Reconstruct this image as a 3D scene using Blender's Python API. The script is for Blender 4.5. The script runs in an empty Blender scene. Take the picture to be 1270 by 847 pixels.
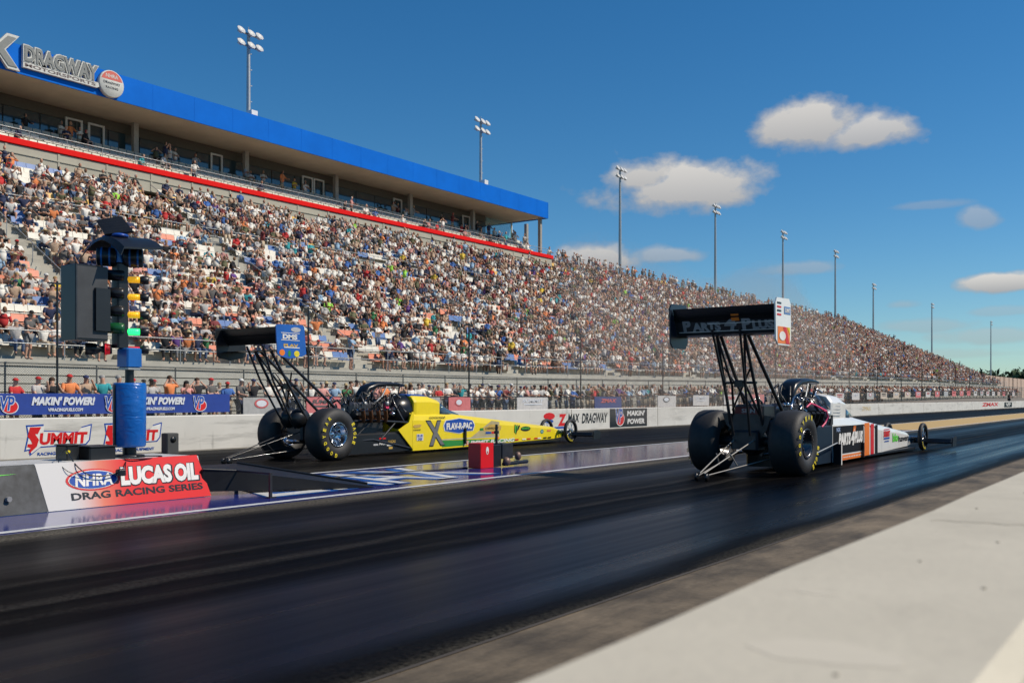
import bpy, math, random
import numpy as np
from mathutils import Vector, Matrix
random.seed(7); rng = np.random.default_rng(7)
sc = bpy.context.scene
COL = sc.collection
R = math.radians
TH = R(35.47); S_, C_ = math.sin(TH), math.cos(TH)
EYE = 1.07
# ------------------------------------------------ camera
cd = bpy.data.cameras.new('camera'); cam = bpy.data.objects.new('camera', cd); COL.objects.link(cam)
cam.location = (0, 0, EYE); cam.rotation_euler = (R(90), 0, TH)
cd.sensor_width = 36; cd.lens = 36*1200/1270; cd.shift_y = 70.0/1270
cd.clip_start = .05; cd.clip_end = 6000
cd.dof.use_dof = True; cd.dof.focus_distance = 15; cd.dof.aperture_fstop = 4.0
sc.camera = cam
# ------------------------------------------------ sun + sky
TOSUN = Vector((.60, .36, .71)).normalized()
EL = math.asin(TOSUN.z); AZ = math.atan2(TOSUN.x, TOSUN.y)
sl = bpy.data.lights.new('sun', 'SUN'); sl.energy = 4.8; sl.angle = R(.53); sl.color = (1, .90, .76)
so = bpy.data.objects.new('sun', sl); COL.objects.link(so)
so.rotation_euler = TOSUN.to_track_quat('Z', 'Y').to_euler(); so.location = (20, 0, 60)
sc.view_settings.view_transform = 'Standard'; sc.view_settings.look = 'None'
sc.view_settings.exposure = -0.15; sc.view_settings.gamma = 1
W = bpy.data.worlds.new('World'); sc.world = W; W.use_nodes = True
nt = W.node_tree; N = nt.nodes; L = nt.links
for n in list(N): N.remove(n)
def wn(t, **k):
    n = N.new(t)
    for a, b in k.items(): setattr(n, a, b)
    return n
def wm(op, a, b=None, c=None, clamp=False):
    n = wn('ShaderNodeMath', operation=op); n.use_clamp = clamp
    for i, v in enumerate((a, b, c)):
        if v is None: continue
        if isinstance(v, (int, float)): n.inputs[i].default_value = v
        else: L.new(v, n.inputs[i])
    return n.outputs[0]
sky = wn('ShaderNodeTexSky', sky_type='NISHITA'); sky.sun_disc = False
sky.sun_elevation = EL; sky.sun_rotation = AZ; sky.altitude = 300; sky.air_density = 1.0; sky.dust_density = .12; sky.ozone_density = 2.2
tint = wn('ShaderNodeVectorMath', operation='MULTIPLY'); tint.inputs[1].default_value = (.76, .94, 1.05); L.new(sky.outputs[0], tint.inputs[0])
hs = wn('ShaderNodeHueSaturation'); hs.inputs['Saturation'].default_value = 1.22; hs.inputs['Value'].default_value = 1.04
L.new(tint.outputs[0], hs.inputs['Color'])
tc = wn('ShaderNodeTexCoord'); sp = wn('ShaderNodeSeparateXYZ'); L.new(tc.outputs['Generated'], sp.inputs[0])
az = wm('ARCTAN2', sp.outputs[0], sp.outputs[1]); el = wm('ARCSINE', sp.outputs[2])
nz = wn('ShaderNodeTexNoise'); nz.inputs['Scale'].default_value = 26; nz.inputs['Detail'].default_value = 9; nz.inputs['Roughness'].default_value = .56
mpn = wn('ShaderNodeMapping'); mpn.inputs['Scale'].default_value = (1, 1, 1.5); L.new(tc.outputs['Generated'], mpn.inputs[0]); L.new(mpn.outputs[0], nz.inputs['Vector'])
nz2 = wn('ShaderNodeTexNoise'); nz2.inputs['Scale'].default_value = 9; nz2.inputs['Detail'].default_value = 3; L.new(mpn.outputs[0], nz2.inputs['Vector'])
# cumulus clouds: azimuth east of the track axis, elevation, half width, half height (degrees), density
def dirpx(px, py):
    t = (px-635)/1200; x = -S_+C_*t; y = C_+S_*t
    return math.atan2(x, y), math.atan((493.5-py)/1200/math.hypot(x, y))
CL = [(848, 236, 122, 44, 1), (800, 222, 66, 40, 1), (1005, 158, 85, 44, 1), (1080, 168, 85, 32, .95), (748, 321, 60, 22, .95), (828, 318, 60, 15, .6), (1212, 272, 30, 18, .5),
      (1250, 352, 75, 15, 1), (1150, 255, 60, 8, .3), (700, 350, 60, 10, .35), (1000, 333, 58, 12, .42), (1118, 378, 30, 9, .35), (1140, 405, 80, 12, .35), (1240, 387, 60, 8, .3), (1235, 418, 90, 14, .4), (1150, 440, 150, 8, .25)]
tot = None; shade = None
for px, py, aw, ah, den in CL:
    a0, e0 = dirpx(px, py); ra = abs(dirpx(px+aw, py)[0]-a0); re = abs(dirpx(px, py+ah)[1]-e0)
    dx = wm('DIVIDE', wm('SUBTRACT', az, a0), ra); dy = wm('DIVIDE', wm('SUBTRACT', el, e0), re)
    dyb = wm('MULTIPLY', wm('MINIMUM', dy, 0), 1.35); dyt = wm('MAXIMUM', dy, 0)
    d2 = wm('ADD', wm('MULTIPLY', dx, dx), wm('ADD', wm('MULTIPLY', dyb, dyb), wm('MULTIPLY', dyt, dyt)))
    v = wm('SUBTRACT', 1, wm('SQRT', d2))
    v = wm('ADD', v, wm('MULTIPLY', wm('SUBTRACT', nz.outputs['Fac'], .46), 1.5))
    v = wm('ADD', v, wm('MULTIPLY', wm('SUBTRACT', nz2.outputs['Fac'], .46), .7))
    v = wm('MULTIPLY', wm('SUBTRACT', v, .08), 2.0, clamp=True)
    v = wm('MULTIPLY', v, wm('MULTIPLY_ADD', wm('SQRT', d2), -1.6, 2.6, clamp=True))
    v = wm('MULTIPLY', v, den)
    s = wm('MULTIPLY', v, wm('MULTIPLY_ADD', dy, .55, .5, clamp=True))
    tot = v if tot is None else wm('MAXIMUM', tot, v)
    shade = s if shade is None else wm('MAXIMUM', shade, s)
ramp = wn('ShaderNodeMix', data_type='RGBA'); ramp.inputs['A'].default_value = (3.9, 3.9, 4.0, 1); ramp.inputs['B'].default_value = (8.4, 8.0, 7.4, 1)
L.new(shade, ramp.inputs['Factor'])
mx = wn('ShaderNodeMix', data_type='RGBA'); L.new(wm('MULTIPLY', tot, .93), mx.inputs['Factor']); L.new(hs.outputs[0], mx.inputs['A']); L.new(ramp.outputs['Result'], mx.inputs['B'])
bg = wn('ShaderNodeBackground'); bg.inputs['Strength'].default_value = .10; L.new(mx.outputs['Result'], bg.inputs['Color'])
wo = wn('ShaderNodeOutputWorld'); L.new(bg.outputs[0], wo.inputs['Surface'])

# ------------------------------------------------ materials
MATS = {}
def mat(name, col=(.5, .5, .5), rough=.6, metal=0, spec=.5, vary=.12, scale=6, bump=0, bscale=40, emit=None, coat=0, alpha=1, objcol=False, attr=None, dirt=0, trans=0):
    if name in MATS: return MATS[name]
    m = bpy.data.materials.new(name); m.use_nodes = True; t = m.node_tree; b = t.nodes['Principled BSDF']
    b.inputs['Roughness'].default_value = rough; b.inputs['Metallic'].default_value = metal
    b.inputs['Specular IOR Level'].default_value = spec; b.inputs['Coat Weight'].default_value = coat
    b.inputs['Coat Roughness'].default_value = .08; b.inputs['Alpha'].default_value = alpha
    b.inputs['Transmission Weight'].default_value = trans
    tcn = t.nodes.new('ShaderNodeTexCoord')
    if objcol: src = t.nodes.new('ShaderNodeObjectInfo').outputs['Color']
    elif attr:
        a = t.nodes.new('ShaderNodeAttribute'); a.attribute_name = attr; src = a.outputs['Color']
    else:
        r = t.nodes.new('ShaderNodeRGB'); r.outputs[0].default_value = (*col, 1); src = r.outputs[0]
    if vary or dirt:
        n = t.nodes.new('ShaderNodeTexNoise'); n.inputs['Scale'].default_value = scale; n.inputs['Detail'].default_value = 6; n.inputs['Roughness'].default_value = .6
        t.links.new(tcn.outputs['Object'], n.inputs['Vector'])
        mr = t.nodes.new('ShaderNodeMapRange'); mr.inputs[1].default_value = .3; mr.inputs[2].default_value = .7; mr.inputs[3].default_value = 1-vary; mr.inputs[4].default_value = 1+vary
        t.links.new(n.outputs['Fac'], mr.inputs[0])
        vm = t.nodes.new('ShaderNodeVectorMath'); vm.operation = 'SCALE'; t.links.new(src, vm.inputs[0]); t.links.new(mr.outputs[0], vm.inputs['Scale'])
        src = vm.outputs[0]
    t.links.new(src, b.inputs['Base Color'])
    if bump:
        n2 = t.nodes.new('ShaderNodeTexNoise'); n2.inputs['Scale'].default_value = bscale; n2.inputs['Detail'].default_value = 5
        t.links.new(tcn.outputs['Object'], n2.inputs['Vector'])
        bp = t.nodes.new('ShaderNodeBump'); bp.inputs['Strength'].default_value = bump; bp.inputs['Distance'].default_value = .02
        t.links.new(n2.outputs['Fac'], bp.inputs['Height']); t.links.new(bp.outputs[0], b.inputs['Normal'])
    if emit:
        b.inputs['Emission Color'].default_value = (*emit[:3], 1); b.inputs['Emission Strength'].default_value = emit[3]
    MATS[name] = m; return m
WHITE = mat('white_paint', (.74, .72, .67), .5)
BLACK = mat('black_paint', (.012, .013, .015), .35, vary=.2)
BLACKG = mat('black_gloss', (.008, .01, .014), .28, spec=.35, vary=.05)
DMETAL = mat('dark_metal', (.05, .05, .055), .4, metal=.6, vary=.3)
TUBE = mat('black_tube', (.02, .02, .022), .3, coat=.3)
CHROME = mat('polished_metal', (.62, .62, .64), .16, metal=1, vary=.08)
STEEL = mat('galvanised_steel', (.42, .43, .42), .45, metal=.5, vary=.15)
RUBBER = mat('tyre_rubber', (.022, .021, .021), .62, vary=.35, scale=9, bump=.15, bscale=60)
YEL = mat('yellow_paint', (.86, .66, .015), .28, coat=.4, vary=.04)
TYREYEL = mat('yellow_lettering', (.72, .58, .02), .6, vary=.2, scale=30)
WCAR = mat('white_car_paint', (.80, .78, .73), .28, coat=.4, vary=.04)
RED = mat('red_paint', (.62, .012, .012), .4, vary=.08)
ORANGE = mat('orange_paint', (.82, .2, .02), .35, vary=.06)
BLUE = mat('blue_paint', (.012, .07, .36), .35, vary=.08)
GREEN = mat('green_paint', (.03, .25, .045), .4, vary=.1)
LIME = mat('lime_green_paint', (.12, .62, .05), .4)
GREY = mat('grey_paint', (.23, .23, .235), .45)
LGREY = mat('light_grey_paint', (.45, .45, .45), .5)
PINK = mat('pink_plastic', (.75, .06, .16), .4)
GOLD = mat('gold_paint', (.55, .36, .08), .4)
COPPER = mat('heated_header_metal', (.36, .17, .09), .42, metal=.7, vary=.3, scale=14)
CONC = mat('stand_concrete', (.42, .40, .34), .85, vary=.16, scale=1.3, bump=.1, bscale=12)

# ------------------------------------------------ object helpers
def link(o): COL.objects.link(o); return o
def tag(o, label=None, cat=None, group=None, kind=None):
    for k, v in (('label', label), ('category', cat), ('group', group), ('kind', kind)):
        if v: o[k] = v
    return o
def empty(name, loc, rz=0, label=None, cat=None, group=None, kind=None):
    o = bpy.data.objects.new(name, None); o.empty_display_size = .2; link(o); o.location = loc; o.rotation_euler = (0, 0, rz)
    return tag(o, label, cat, group, kind)
TEXTC = {}
def text2d(s, shear=0, bold=0):
    key = (s, shear, bold)
    if key in TEXTC: return TEXTC[key]
    c = bpy.data.curves.new('t', 'FONT'); c.body = s; c.shear = shear; c.offset = bold; c.resolution_u = 3; c.fill_mode = 'FRONT' if hasattr(c, 'fill_mode') else c.fill_mode
    o = bpy.data.objects.new('t', c); link(o); dg = bpy.context.evaluated_depsgraph_get(); dg.update()
    me = bpy.data.meshes.new_from_object(o.evaluated_get(dg))
    v = [(p.co.x, p.co.y) for p in me.vertices]; f = [tuple(p.vertices) for p in me.polygons]
    bpy.data.objects.remove(o); bpy.data.curves.remove(c); bpy.data.meshes.remove(me)
    xs = [a for a, b in v]; ys = [b for a, b in v]; x0, x1, y0, y1 = min(xs), max(xs), min(ys), max(ys)
    v = [((a-x0)/(x1-x0)-.5, (b-y0)/(y1-y0)-.5) for a, b in v]
    TEXTC[key] = (v, f); return v, f
class MB:
    def __init__(s): s.v = []; s.f = []; s.m = []; s.mats = []; s.sm = []
    def mi(s, m):
        if m not in s.mats: s.mats.append(m)
        return s.mats.index(m)
    def add(s, v, f, m, smooth=False, M=None):
        o = len(s.v); k = s.mi(m)
        s.v += [tuple(M @ Vector(p)) for p in v] if M else [tuple(p) for p in v]
        for q in f: s.f.append(tuple(i+o for i in q)); s.m.append(k); s.sm.append(smooth)
        return s
    def box(s, x0, x1, y0, y1, z0, z1, m, M=None):
        v = [(x, y, z) for x in (x0, x1) for y in (y0, y1) for z in (z0, z1)]
        return s.add(v, [(0, 1, 3, 2), (4, 6, 7, 5), (0, 4, 5, 1), (2, 3, 7, 6), (0, 2, 6, 4), (1, 5, 7, 3)], m, M=M)
    def bbox(s, x0, x1, y0, y1, z0, z1, m, b=.02, M=None):   # box with bevelled vertical outline
        pts = [(x0+b, y0), (x1-b, y0), (x1, y0+b), (x1, y1-b), (x1-b, y1), (x0+b, y1), (x0, y1-b), (x0, y0+b)]
        n = 8; v = [(x, y, z0) for x, y in pts]+[(x, y, z1-b) for x, y in pts]
        cx, cy = (x0+x1)/2, (y0+y1)/2
        v += [(x+(b if x < cx else -b), y+(b if y < cy else -b), z1) for x, y in pts]
        f = [(i, (i+1) % n, n+(i+1) % n, n+i) for i in range(n)]+[(n+i, n+(i+1) % n, 2*n+(i+1) % n, 2*n+i) for i in range(n)]
        f += [tuple(range(n-1, -1, -1)), tuple(range(2*n, 3*n))]
        return s.add(v, f, m, M=M)
    def tube(s, pts, r, m, n=8, cap=True, smooth=True):
        P = [Vector(p) for p in pts]; rr = r if isinstance(r, (list, tuple)) else [r]*len(P)
        v = []; f = []; up = None
        for i, p in enumerate(P):
            d = (P[min(i+1, len(P)-1)]-P[max(i-1, 0)]).normalized()
            if up is None: up = Vector((0, 0, 1)) if abs(d.z) < .9 else Vector((1, 0, 0))
            a = d.cross(up).normalized(); b = a.cross(d).normalized(); up = b
            for k in range(n):
                t = 2*math.pi*k/n; v.append(p+(a*math.cos(t)+b*math.sin(t))*rr[i])
        for i in range(len(P)-1):
            for k in range(n):
                f.append((i*n+k, i*n+(k+1) % n, (i+1)*n+(k+1) % n, (i+1)*n+k))
        s.add(v, f, m, smooth)
        if cap: s.add([v[k] for k in range(n)]+[v[-n+k] for k in range(n)], [tuple(range(n-1, -1, -1)), tuple(range(n, 2*n))], m)
        return s
    def lathe(s, prof, c, axis, m, n=32, smooth=True):   # prof: (along axis, radius)
        ax = Vector(axis).normalized(); u = ax.orthogonal().normalized(); w = ax.cross(u); c = Vector(c)
        v = []; f = []
        for a, r in prof:
            for k in range(n):
                t = 2*math.pi*k/n; v.append(c+ax*a+(u*math.cos(t)+w*math.sin(t))*r)
        for i in range(len(prof)-1):
            for k in range(n): f.append((i*n+k, (i+1)*n+k, (i+1)*n+(k+1) % n, i*n+(k+1) % n))
        return s.add(v, f, m, smooth)
    def ell(s, c, r, m, n=16, k=10, a0=0, a1=math.pi, M=None):
        v = []; f = []
        for i in range(k+1):
            t = a0+(a1-a0)*i/k
            for j in range(n):
                p = 2*math.pi*j/n; v.append((c[0]+r[0]*math.sin(t)*math.cos(p), c[1]+r[1]*math.sin(t)*math.sin(p), c[2]+r[2]*math.cos(t)))
        for i in range(k):
            for j in range(n): f.append((i*n+j, (i+1)*n+j, (i+1)*n+(j+1) % n, i*n+(j+1) % n))
        return s.add(v, f, m, True, M)
    def prism(s, pts, lo, hi, m, ax='x', M=None):       # outline pts extruded along an axis
        n = len(pts)
        g = {'x': lambda p, q: (q, p[0], p[1]), 'y': lambda p, q: (p[0], q, p[1]), 'z': lambda p, q: (p[0], p[1], q)}[ax]
        v = [g(p, lo) for p in pts]+[g(p, hi) for p in pts]
        f = [tuple(range(n-1, -1, -1)), tuple(range(n, 2*n))]+[(i, (i+1) % n, n+(i+1) % n, n+i) for i in range(n)]
        return s.add(v, f, m, M=M)
    def loft(s, secs, m, smooth=False, cap=True):
        n = len(secs[0]); v = [p for q in secs for p in q]; f = []
        for i in range(len(secs)-1):
            for k in range(n): f.append((i*n+k, i*n+(k+1) % n, (i+1)*n+(k+1) % n, (i+1)*n+k))
        if cap: f += [tuple(range(n-1, -1, -1)), tuple(range((len(secs)-1)*n, len(secs)*n))]
        return s.add(v, f, m, smooth)
    # flat marks mapped on a surface: mp(u, v, off) -> xyz
    def poly(s, pts, mp, off, m): return s.add([mp(u, v, off) for u, v in pts], [tuple(range(len(pts)))], m)
    def strip(s, u0, u1, v0, v1, mp, off, m, n=1):
        v = []; f = []
        for i in range(n+1):
            u = u0+(u1-u0)*i/n; v += [mp(u, v0, off), mp(u, v1, off)]
        f = [(2*i, 2*i+2, 2*i+3, 2*i+1) for i in range(n)]
        return s.add(v, f, m)
    def disc(s, u, v, ru, rv, mp, off, m, n=28): return s.poly([(u+ru*math.cos(2*math.pi*i/n), v+rv*math.sin(2*math.pi*i/n)) for i in range(n)], mp, off, m)
    def text(s, t, u, v, w, h, mp, off, m, shear=0, bold=.02, rot=0):
        tv, tf = text2d(t, shear, bold); c, sn = math.cos(rot), math.sin(rot)
        return s.add([mp(u+(a*w)*c-(b*h)*sn, v+(a*w)*sn+(b*h)*c, off) for a, b in tv], tf, m)
    def build(s, name, parent=None, bevel=0):
        me = bpy.data.meshes.new(name); me.from_pydata(s.v, [], s.f)
        for m in s.mats: me.materials.append(m)
        me.polygons.foreach_set('material_index', s.m); me.polygons.foreach_set('use_smooth', s.sm); me.update()
        o = link(bpy.data.objects.new(name, me))
        if parent: o.parent = parent
        if bevel:
            b = o.modifiers.new('bevel', 'BEVEL'); b.width = bevel; b.segments = 2; b.limit_method = 'ANGLE'
        return o
def facex(X): return lambda u, v, o: (X+o, u, v)     # +X facing plane, u=Y, v=Z
def ground(u, v, o): return (u, v, o)
def arr_mesh(name, V, F, col, material, kind=None):
    """V (n,3); F list of (k,m) face index arrays; col list of (k,3) face colours"""
    me = bpy.data.meshes.new(name); V = np.asarray(V, np.float32)
    me.vertices.add(len(V)); me.vertices.foreach_set('co', V.ravel())
    loops = np.concatenate([a.ravel() for a in F]); sizes = np.concatenate([np.full(len(a), a.shape[1]) for a in F]); cols = np.concatenate(col)
    me.loops.add(len(loops)); me.loops.foreach_set('vertex_index', loops.astype(np.int32))
    me.polygons.add(len(sizes)); st = np.concatenate([[0], np.cumsum(sizes)[:-1]])
    me.polygons.foreach_set('loop_start', st.astype(np.int32))
    me.update(calc_edges=True)
    at = me.color_attributes.new('Col', 'FLOAT_COLOR', 'CORNER')
    c4 = np.ones((len(loops), 4), np.float32); c4[:, :3] = np.repeat(cols, sizes, axis=0)
    at.data.foreach_set('color', c4.ravel()); me.materials.append(material)
    o = link(bpy.data.objects.new(name, me))
    if kind: o['kind'] = kind
    return o
ONES = 'first second third fourth fifth sixth seventh eighth ninth tenth eleventh twelfth thirteenth fourteenth fifteenth sixteenth seventeenth eighteenth nineteenth'.split()
TENS = ['', '', 'twent', 'thirt', 'fort', 'fift', 'sixt', 'sevent', 'eight', 'ninet']
def ordn(n):
    if n < 20: return ONES[n-1]
    t, o = divmod(n, 10)
    return TENS[t % 10]+'ieth' if o == 0 else TENS[t % 10]+'y-'+ONES[o-1]
def gz(Y): return float(np.interp(Y, [45, 155, 400], [0, 1.0, 1.2]))   # spectator ground rises gently
def pxof(X, Y, Z=1):
    z = -X*S_+Y*C_
    return 635+1200*(X*C_+Y*S_)/z if z > .1 else -1e6
# ================================================= SETTING
def surf(name, m): m.build(name).__setitem__('kind', 'structure')
def nodes(m): t = m.node_tree; return t, t.nodes, t.links, t.nodes['Principled BSDF']
# ---- track material: colour and gloss laid out across the lane (worn rubber grooves, plus a painted-in sky tint on the near lane)
def lane_mat(name, stops, rstops, x0, x1, streak=.35, spec=.35):
    m = bpy.data.materials.new(name); m.use_nodes = True; t, n, l, b = nodes(m)
    g = n.new('ShaderNodeNewGeometry'); s = n.new('ShaderNodeSeparateXYZ'); l.new(g.outputs['Position'], s.inputs[0])
    mp = n.new('ShaderNodeMapping'); mp.inputs['Scale'].default_value = (2.6, .035, 1); l.new(g.outputs['Position'], mp.inputs[0])
    ns = n.new('ShaderNodeTexNoise'); ns.inputs['Scale'].default_value = 1.6; ns.inputs['Detail'].default_value = 7; ns.inputs['Roughness'].default_value = .62; l.new(mp.outputs[0], ns.inputs['Vector'])
    mp2 = n.new('ShaderNodeMapping'); mp2.inputs['Scale'].default_value = (1, .12, 1); l.new(g.outputs['Position'], mp2.inputs[0])
    nw = n.new('ShaderNodeTexNoise'); nw.inputs['Scale'].default_value = 2.0; nw.inputs['Detail'].default_value = 8; nw.inputs['Roughness'].default_value = .6; l.new(mp2.outputs[0], nw.inputs['Vector'])
    fine = n.new('ShaderNodeTexNoise'); fine.inputs['Scale'].default_value = 38; fine.inputs['Detail'].default_value = 9; fine.inputs['Roughness'].default_value = .75; l.new(g.outputs['Position'], fine.inputs['Vector'])
    def M(op, a, bb, cc=None, clamp=False):
        q = n.new('ShaderNodeMath'); q.operation = op; q.use_clamp = clamp
        for i, v in enumerate((a, bb, cc)):
            if v is None: continue
            if isinstance(v, (int, float)): q.inputs[i].default_value = v
            else: l.new(v, q.inputs[i])
        return q.outputs[0]
    xw = M('ADD', s.outputs[0], M('MULTIPLY', M('SUBTRACT', nw.outputs[0], .5), .62))
    fac = M('DIVIDE', M('SUBTRACT', xw, x0), x1-x0, clamp=True)
    r = n.new('ShaderNodeValToRGB'); e = r.color_ramp.elements
    while len(e) > 1: e.remove(e[-1])
    for i, (p, c) in enumerate(stops):
        pp = max(0, min(1, (p-x0)/(x1-x0))); q = e[0] if i == 0 else e.new(pp); q.position = pp; q.color = (*c, 1)
    l.new(fac, r.inputs[0])
    r2 = n.new('ShaderNodeValToRGB'); e = r2.color_ramp.elements
    while len(e) > 1: e.remove(e[-1])
    for i, (p, c) in enumerate(rstops):
        pp = max(0, min(1, (p-x0)/(x1-x0))); q = e[0] if i == 0 else e.new(pp); q.position = pp; q.color = (c, c, c, 1)
    l.new(fac, r2.inputs[0])
    k = M('MULTIPLY_ADD', M('SUBTRACT', ns.outputs[0], .5), streak*8, 1.0); k = M('MAXIMUM', k, .25)
    k = M('MULTIPLY', k, M('MULTIPLY_ADD', M('SUBTRACT', fine.outputs[0], .5), 2.0, .26))
    v = n.new('ShaderNodeVectorMath'); v.operation = 'SCALE'; l.new(r.outputs[0], v.inputs[0]); l.new(k, v.inputs['Scale']); l.new(v.outputs[0], b.inputs['Base Color'])
    l.new(M('ADD', r2.outputs[0], M('MULTIPLY', M('SUBTRACT', ns.outputs[0], .5), .5)), b.inputs['Roughness'])
    sp_ = n.new('ShaderNodeMapRange'); sp_.inputs[1].default_value = .30; sp_.inputs[2].default_value = .44; sp_.inputs[3].default_value = spec; sp_.inputs[4].default_value = .015; l.new(r2.outputs[0], sp_.inputs[0]); l.new(sp_.outputs[0], b.inputs['Specular IOR Level'])
    bp = n.new('ShaderNodeBump'); bp.inputs['Strength'].default_value = .22; bp.inputs['Distance'].default_value = .008
    l.new(M('ADD', M('MULTIPLY', ns.outputs[0], 1.2), M('MULTIPLY', fine.outputs[0], .25)), bp.inputs['Height']); l.new(bp.outputs[0], b.inputs['Normal'])
    return m
XN0, XN1 = -7.62, -2.55
K1, K2, K3 = (.012, .012, .012), (.026, .024, .022), (.10, .09, .07)
NEAR = lane_mat('near_lane_rubber', [(-7.75, (.34, .31, .25)), (-7.35, (.28, .25, .20)), (-7.05, K2), (-6.3, (.02, .02, .022)), (-5.95, (.034, .031, .028)), (-5.62, (.012, .012, .012)), (-5.52, (.075, .068, .06)), (-5.44, (.010, .010, .010)), (-5.1, (.018, .017, .017)), (-5.0, (.08, .073, .065)), (-4.94, (.008, .008, .008)), (-4.66, (.012, .012, .012)), (-4.58, (.05, .046, .042)), (-4.5, (.009, .009, .01)), (-4.1, (.006, .008, .014)), (-2.95, (.004, .006, .012)), (-2.7, (.03, .029, .027)), (-2.5, (.2, .18, .14))],  # bluish stops on the wall side put the sky's reflection into the colour
                [(-7.75, .6), (-7.1, .45), (-6.2, .36), (-5.4, .5), (-4.5, .5), (-4.1, .30), (-3.0, .28), (-2.6, .6)], -7.8, -2.5, spec=.06)
FAR = lane_mat('far_lane_rubber', [(-16.6, (.17, .165, .155)), (-15.9, (.16, .155, .145)), (-15.4, (.045, .043, .042)), (-13.6, (.035, .034, .034)), (-12.9, (.02, .02, .02)), (-12.0, (.04, .037, .034)), (-11.3, (.03, .028, .026)), (-10.9, (.10, .09, .075)), (-10.4, (.14, .125, .10))],
               [(-16.6, .8), (-15, .6), (-12, .5), (-10.4, .6)], -16.7, -10.3, spec=.25)
GROUND = mat('dry_ground', (.16, .135, .09), .95, vary=.25, scale=.3, bump=.2, bscale=5)
VERGE = mat('verge_asphalt', (.20, .175, .14), .95, vary=.15, scale=.8)
BROWN = mat('stained_concrete', (.145, .112, .072), .85, vary=.45, scale=1.6, bump=.25, bscale=22)
WALLTOP = mat('wall_concrete', (.54, .495, .395), .85, vary=.06, scale=2.3, bump=.08, bscale=45, spec=.2)
def weather(m, amt, sc3, seedz=0, lo=.35, hi=.5):
    t, n, l, b = nodes(m); src = b.inputs['Base Color'].links[0].from_socket
    g = n.new('ShaderNodeNewGeometry'); mp = n.new('ShaderNodeMapping'); mp.inputs['Scale'].default_value = sc3; mp.inputs['Location'].default_value = (0, 0, seedz); l.new(g.outputs['Position'], mp.inputs[0])
    ns = n.new('ShaderNodeTexNoise'); ns.inputs['Scale'].default_value = 1; ns.inputs['Detail'].default_value = 9; ns.inputs['Roughness'].default_value = .72; l.new(mp.outputs[0], ns.inputs['Vector'])
    mr = n.new('ShaderNodeMapRange'); mr.inputs[1].default_value = lo; mr.inputs[2].default_value = hi; mr.inputs[3].default_value = 1-amt; mr.inputs[4].default_value = 1; l.new(ns.outputs['Fac'], mr.inputs[0])
    v = n.new('ShaderNodeVectorMath'); v.operation = 'SCALE'; l.new(src, v.inputs[0]); l.new(mr.outputs[0], v.inputs['Scale']); l.new(v.outputs[0], b.inputs['Base Color'])
weather(WALLTOP, .08, (3, 2, 3), lo=.38, hi=.52); weather(WALLTOP, .16, (60, 60, 60), lo=.28, hi=.42)
BARW = mat('barrier_paint', (.62, .60, .545), .7, vary=.06, scale=1.2); weather(BARW, .30, (1, .5, 5), lo=.34, hi=.48); weather(BARW, .35, (1, 3.5, .6), 4, lo=.30, hi=.40)
LINEW = mat('white_line_paint', (.6, .6, .58), .5, vary=.2, scale=14)
weather(BROWN, .5, (3, .8, 3), lo=.4, hi=.55)
MED = mat('median_blue_paint', (.02, .032, .19), .12, spec=.25, vary=.25, scale=2.2, bump=.012, bscale=9)
MEDY = mat('median_tan_paint', (.55, .36, .12), .6, vary=.12)
# colour changes along the median: blue near the start, bare grey further on
t, n, l, b = nodes(MED)
g = n.new('ShaderNodeNewGeometry'); s = n.new('ShaderNodeSeparateXYZ'); l.new(g.outputs['Position'], s.inputs[0])
mr = n.new('ShaderNodeMapRange'); mr.inputs[1].default_value = 12.2; mr.inputs[2].default_value = 14.5; l.new(s.outputs[1], mr.inputs[0])
mxx = n.new('ShaderNodeMix'); mxx.data_type = 'RGBA'; mxx.inputs['B'].default_value = (.085, .085, .15, 1)
l.new(b.inputs['Base Color'].links[0].from_socket, mxx.inputs['A']); l.new(mr.outputs[0], mxx.inputs['Factor']); l.new(mxx.outputs['Result'], b.inputs['Base Color'])

m = MB(); m.add([(-3000, -1500, -.06), (3000, -1500, -.06), (3000, 4500, -.06), (-3000, 4500, -.06)], [(0, 1, 2, 3)], GROUND); surf('ground', m)
Y0, Y1 = -14, 700
m = MB(); m.strip(XN0, XN1, Y0, Y1, ground, 0, NEAR); surf('near_lane', m)
m = MB(); m.strip(-16.62, -10.27, Y0, Y1, ground, 0, FAR); surf('far_lane', m)
m = MB(); m.strip(-10.27, -7.62, Y0, 34, ground, 0, MED); m.strip(-10.27, -7.62, 34, Y1, ground, 0, MEDY); surf('centre_strip', m)
m = MB(); m.strip(-7.80, -7.69, Y0, Y1, ground, .004, LINEW); m.strip(-10.33, -10.22, Y0, Y1, ground, .004, LINEW); surf('painted_lines', m)
m = MB(); m.strip(-2.55, -.55, Y0, Y1, ground, 0, BROWN); m.strip(-2.57, -2.545, Y0, Y1, ground, .004, mat('joint_filler', (.06, .05, .04), .9)); surf('concrete_strip', m)
m = MB()
ys = [-20, 45, 60, 80, 100, 120, 155, 250, 400, 700]
for a, c in zip(ys[:-1], ys[1:]):
    ga, gc = gz(a), gz(c)
    m.add([(-16.9, a, .005), (-20, a, .02+ga*.4), (-27.5, a, .02+ga), (-90, a, .02+ga), (-16.9, c, .005), (-20, c, .02+gc*.4), (-27.5, c, .02+gc), (-90, c, .02+gc)],
          [(0, 1, 5, 4), (1, 2, 6, 5), (2, 3, 7, 6)], VERGE)
surf('verge', m)
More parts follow.
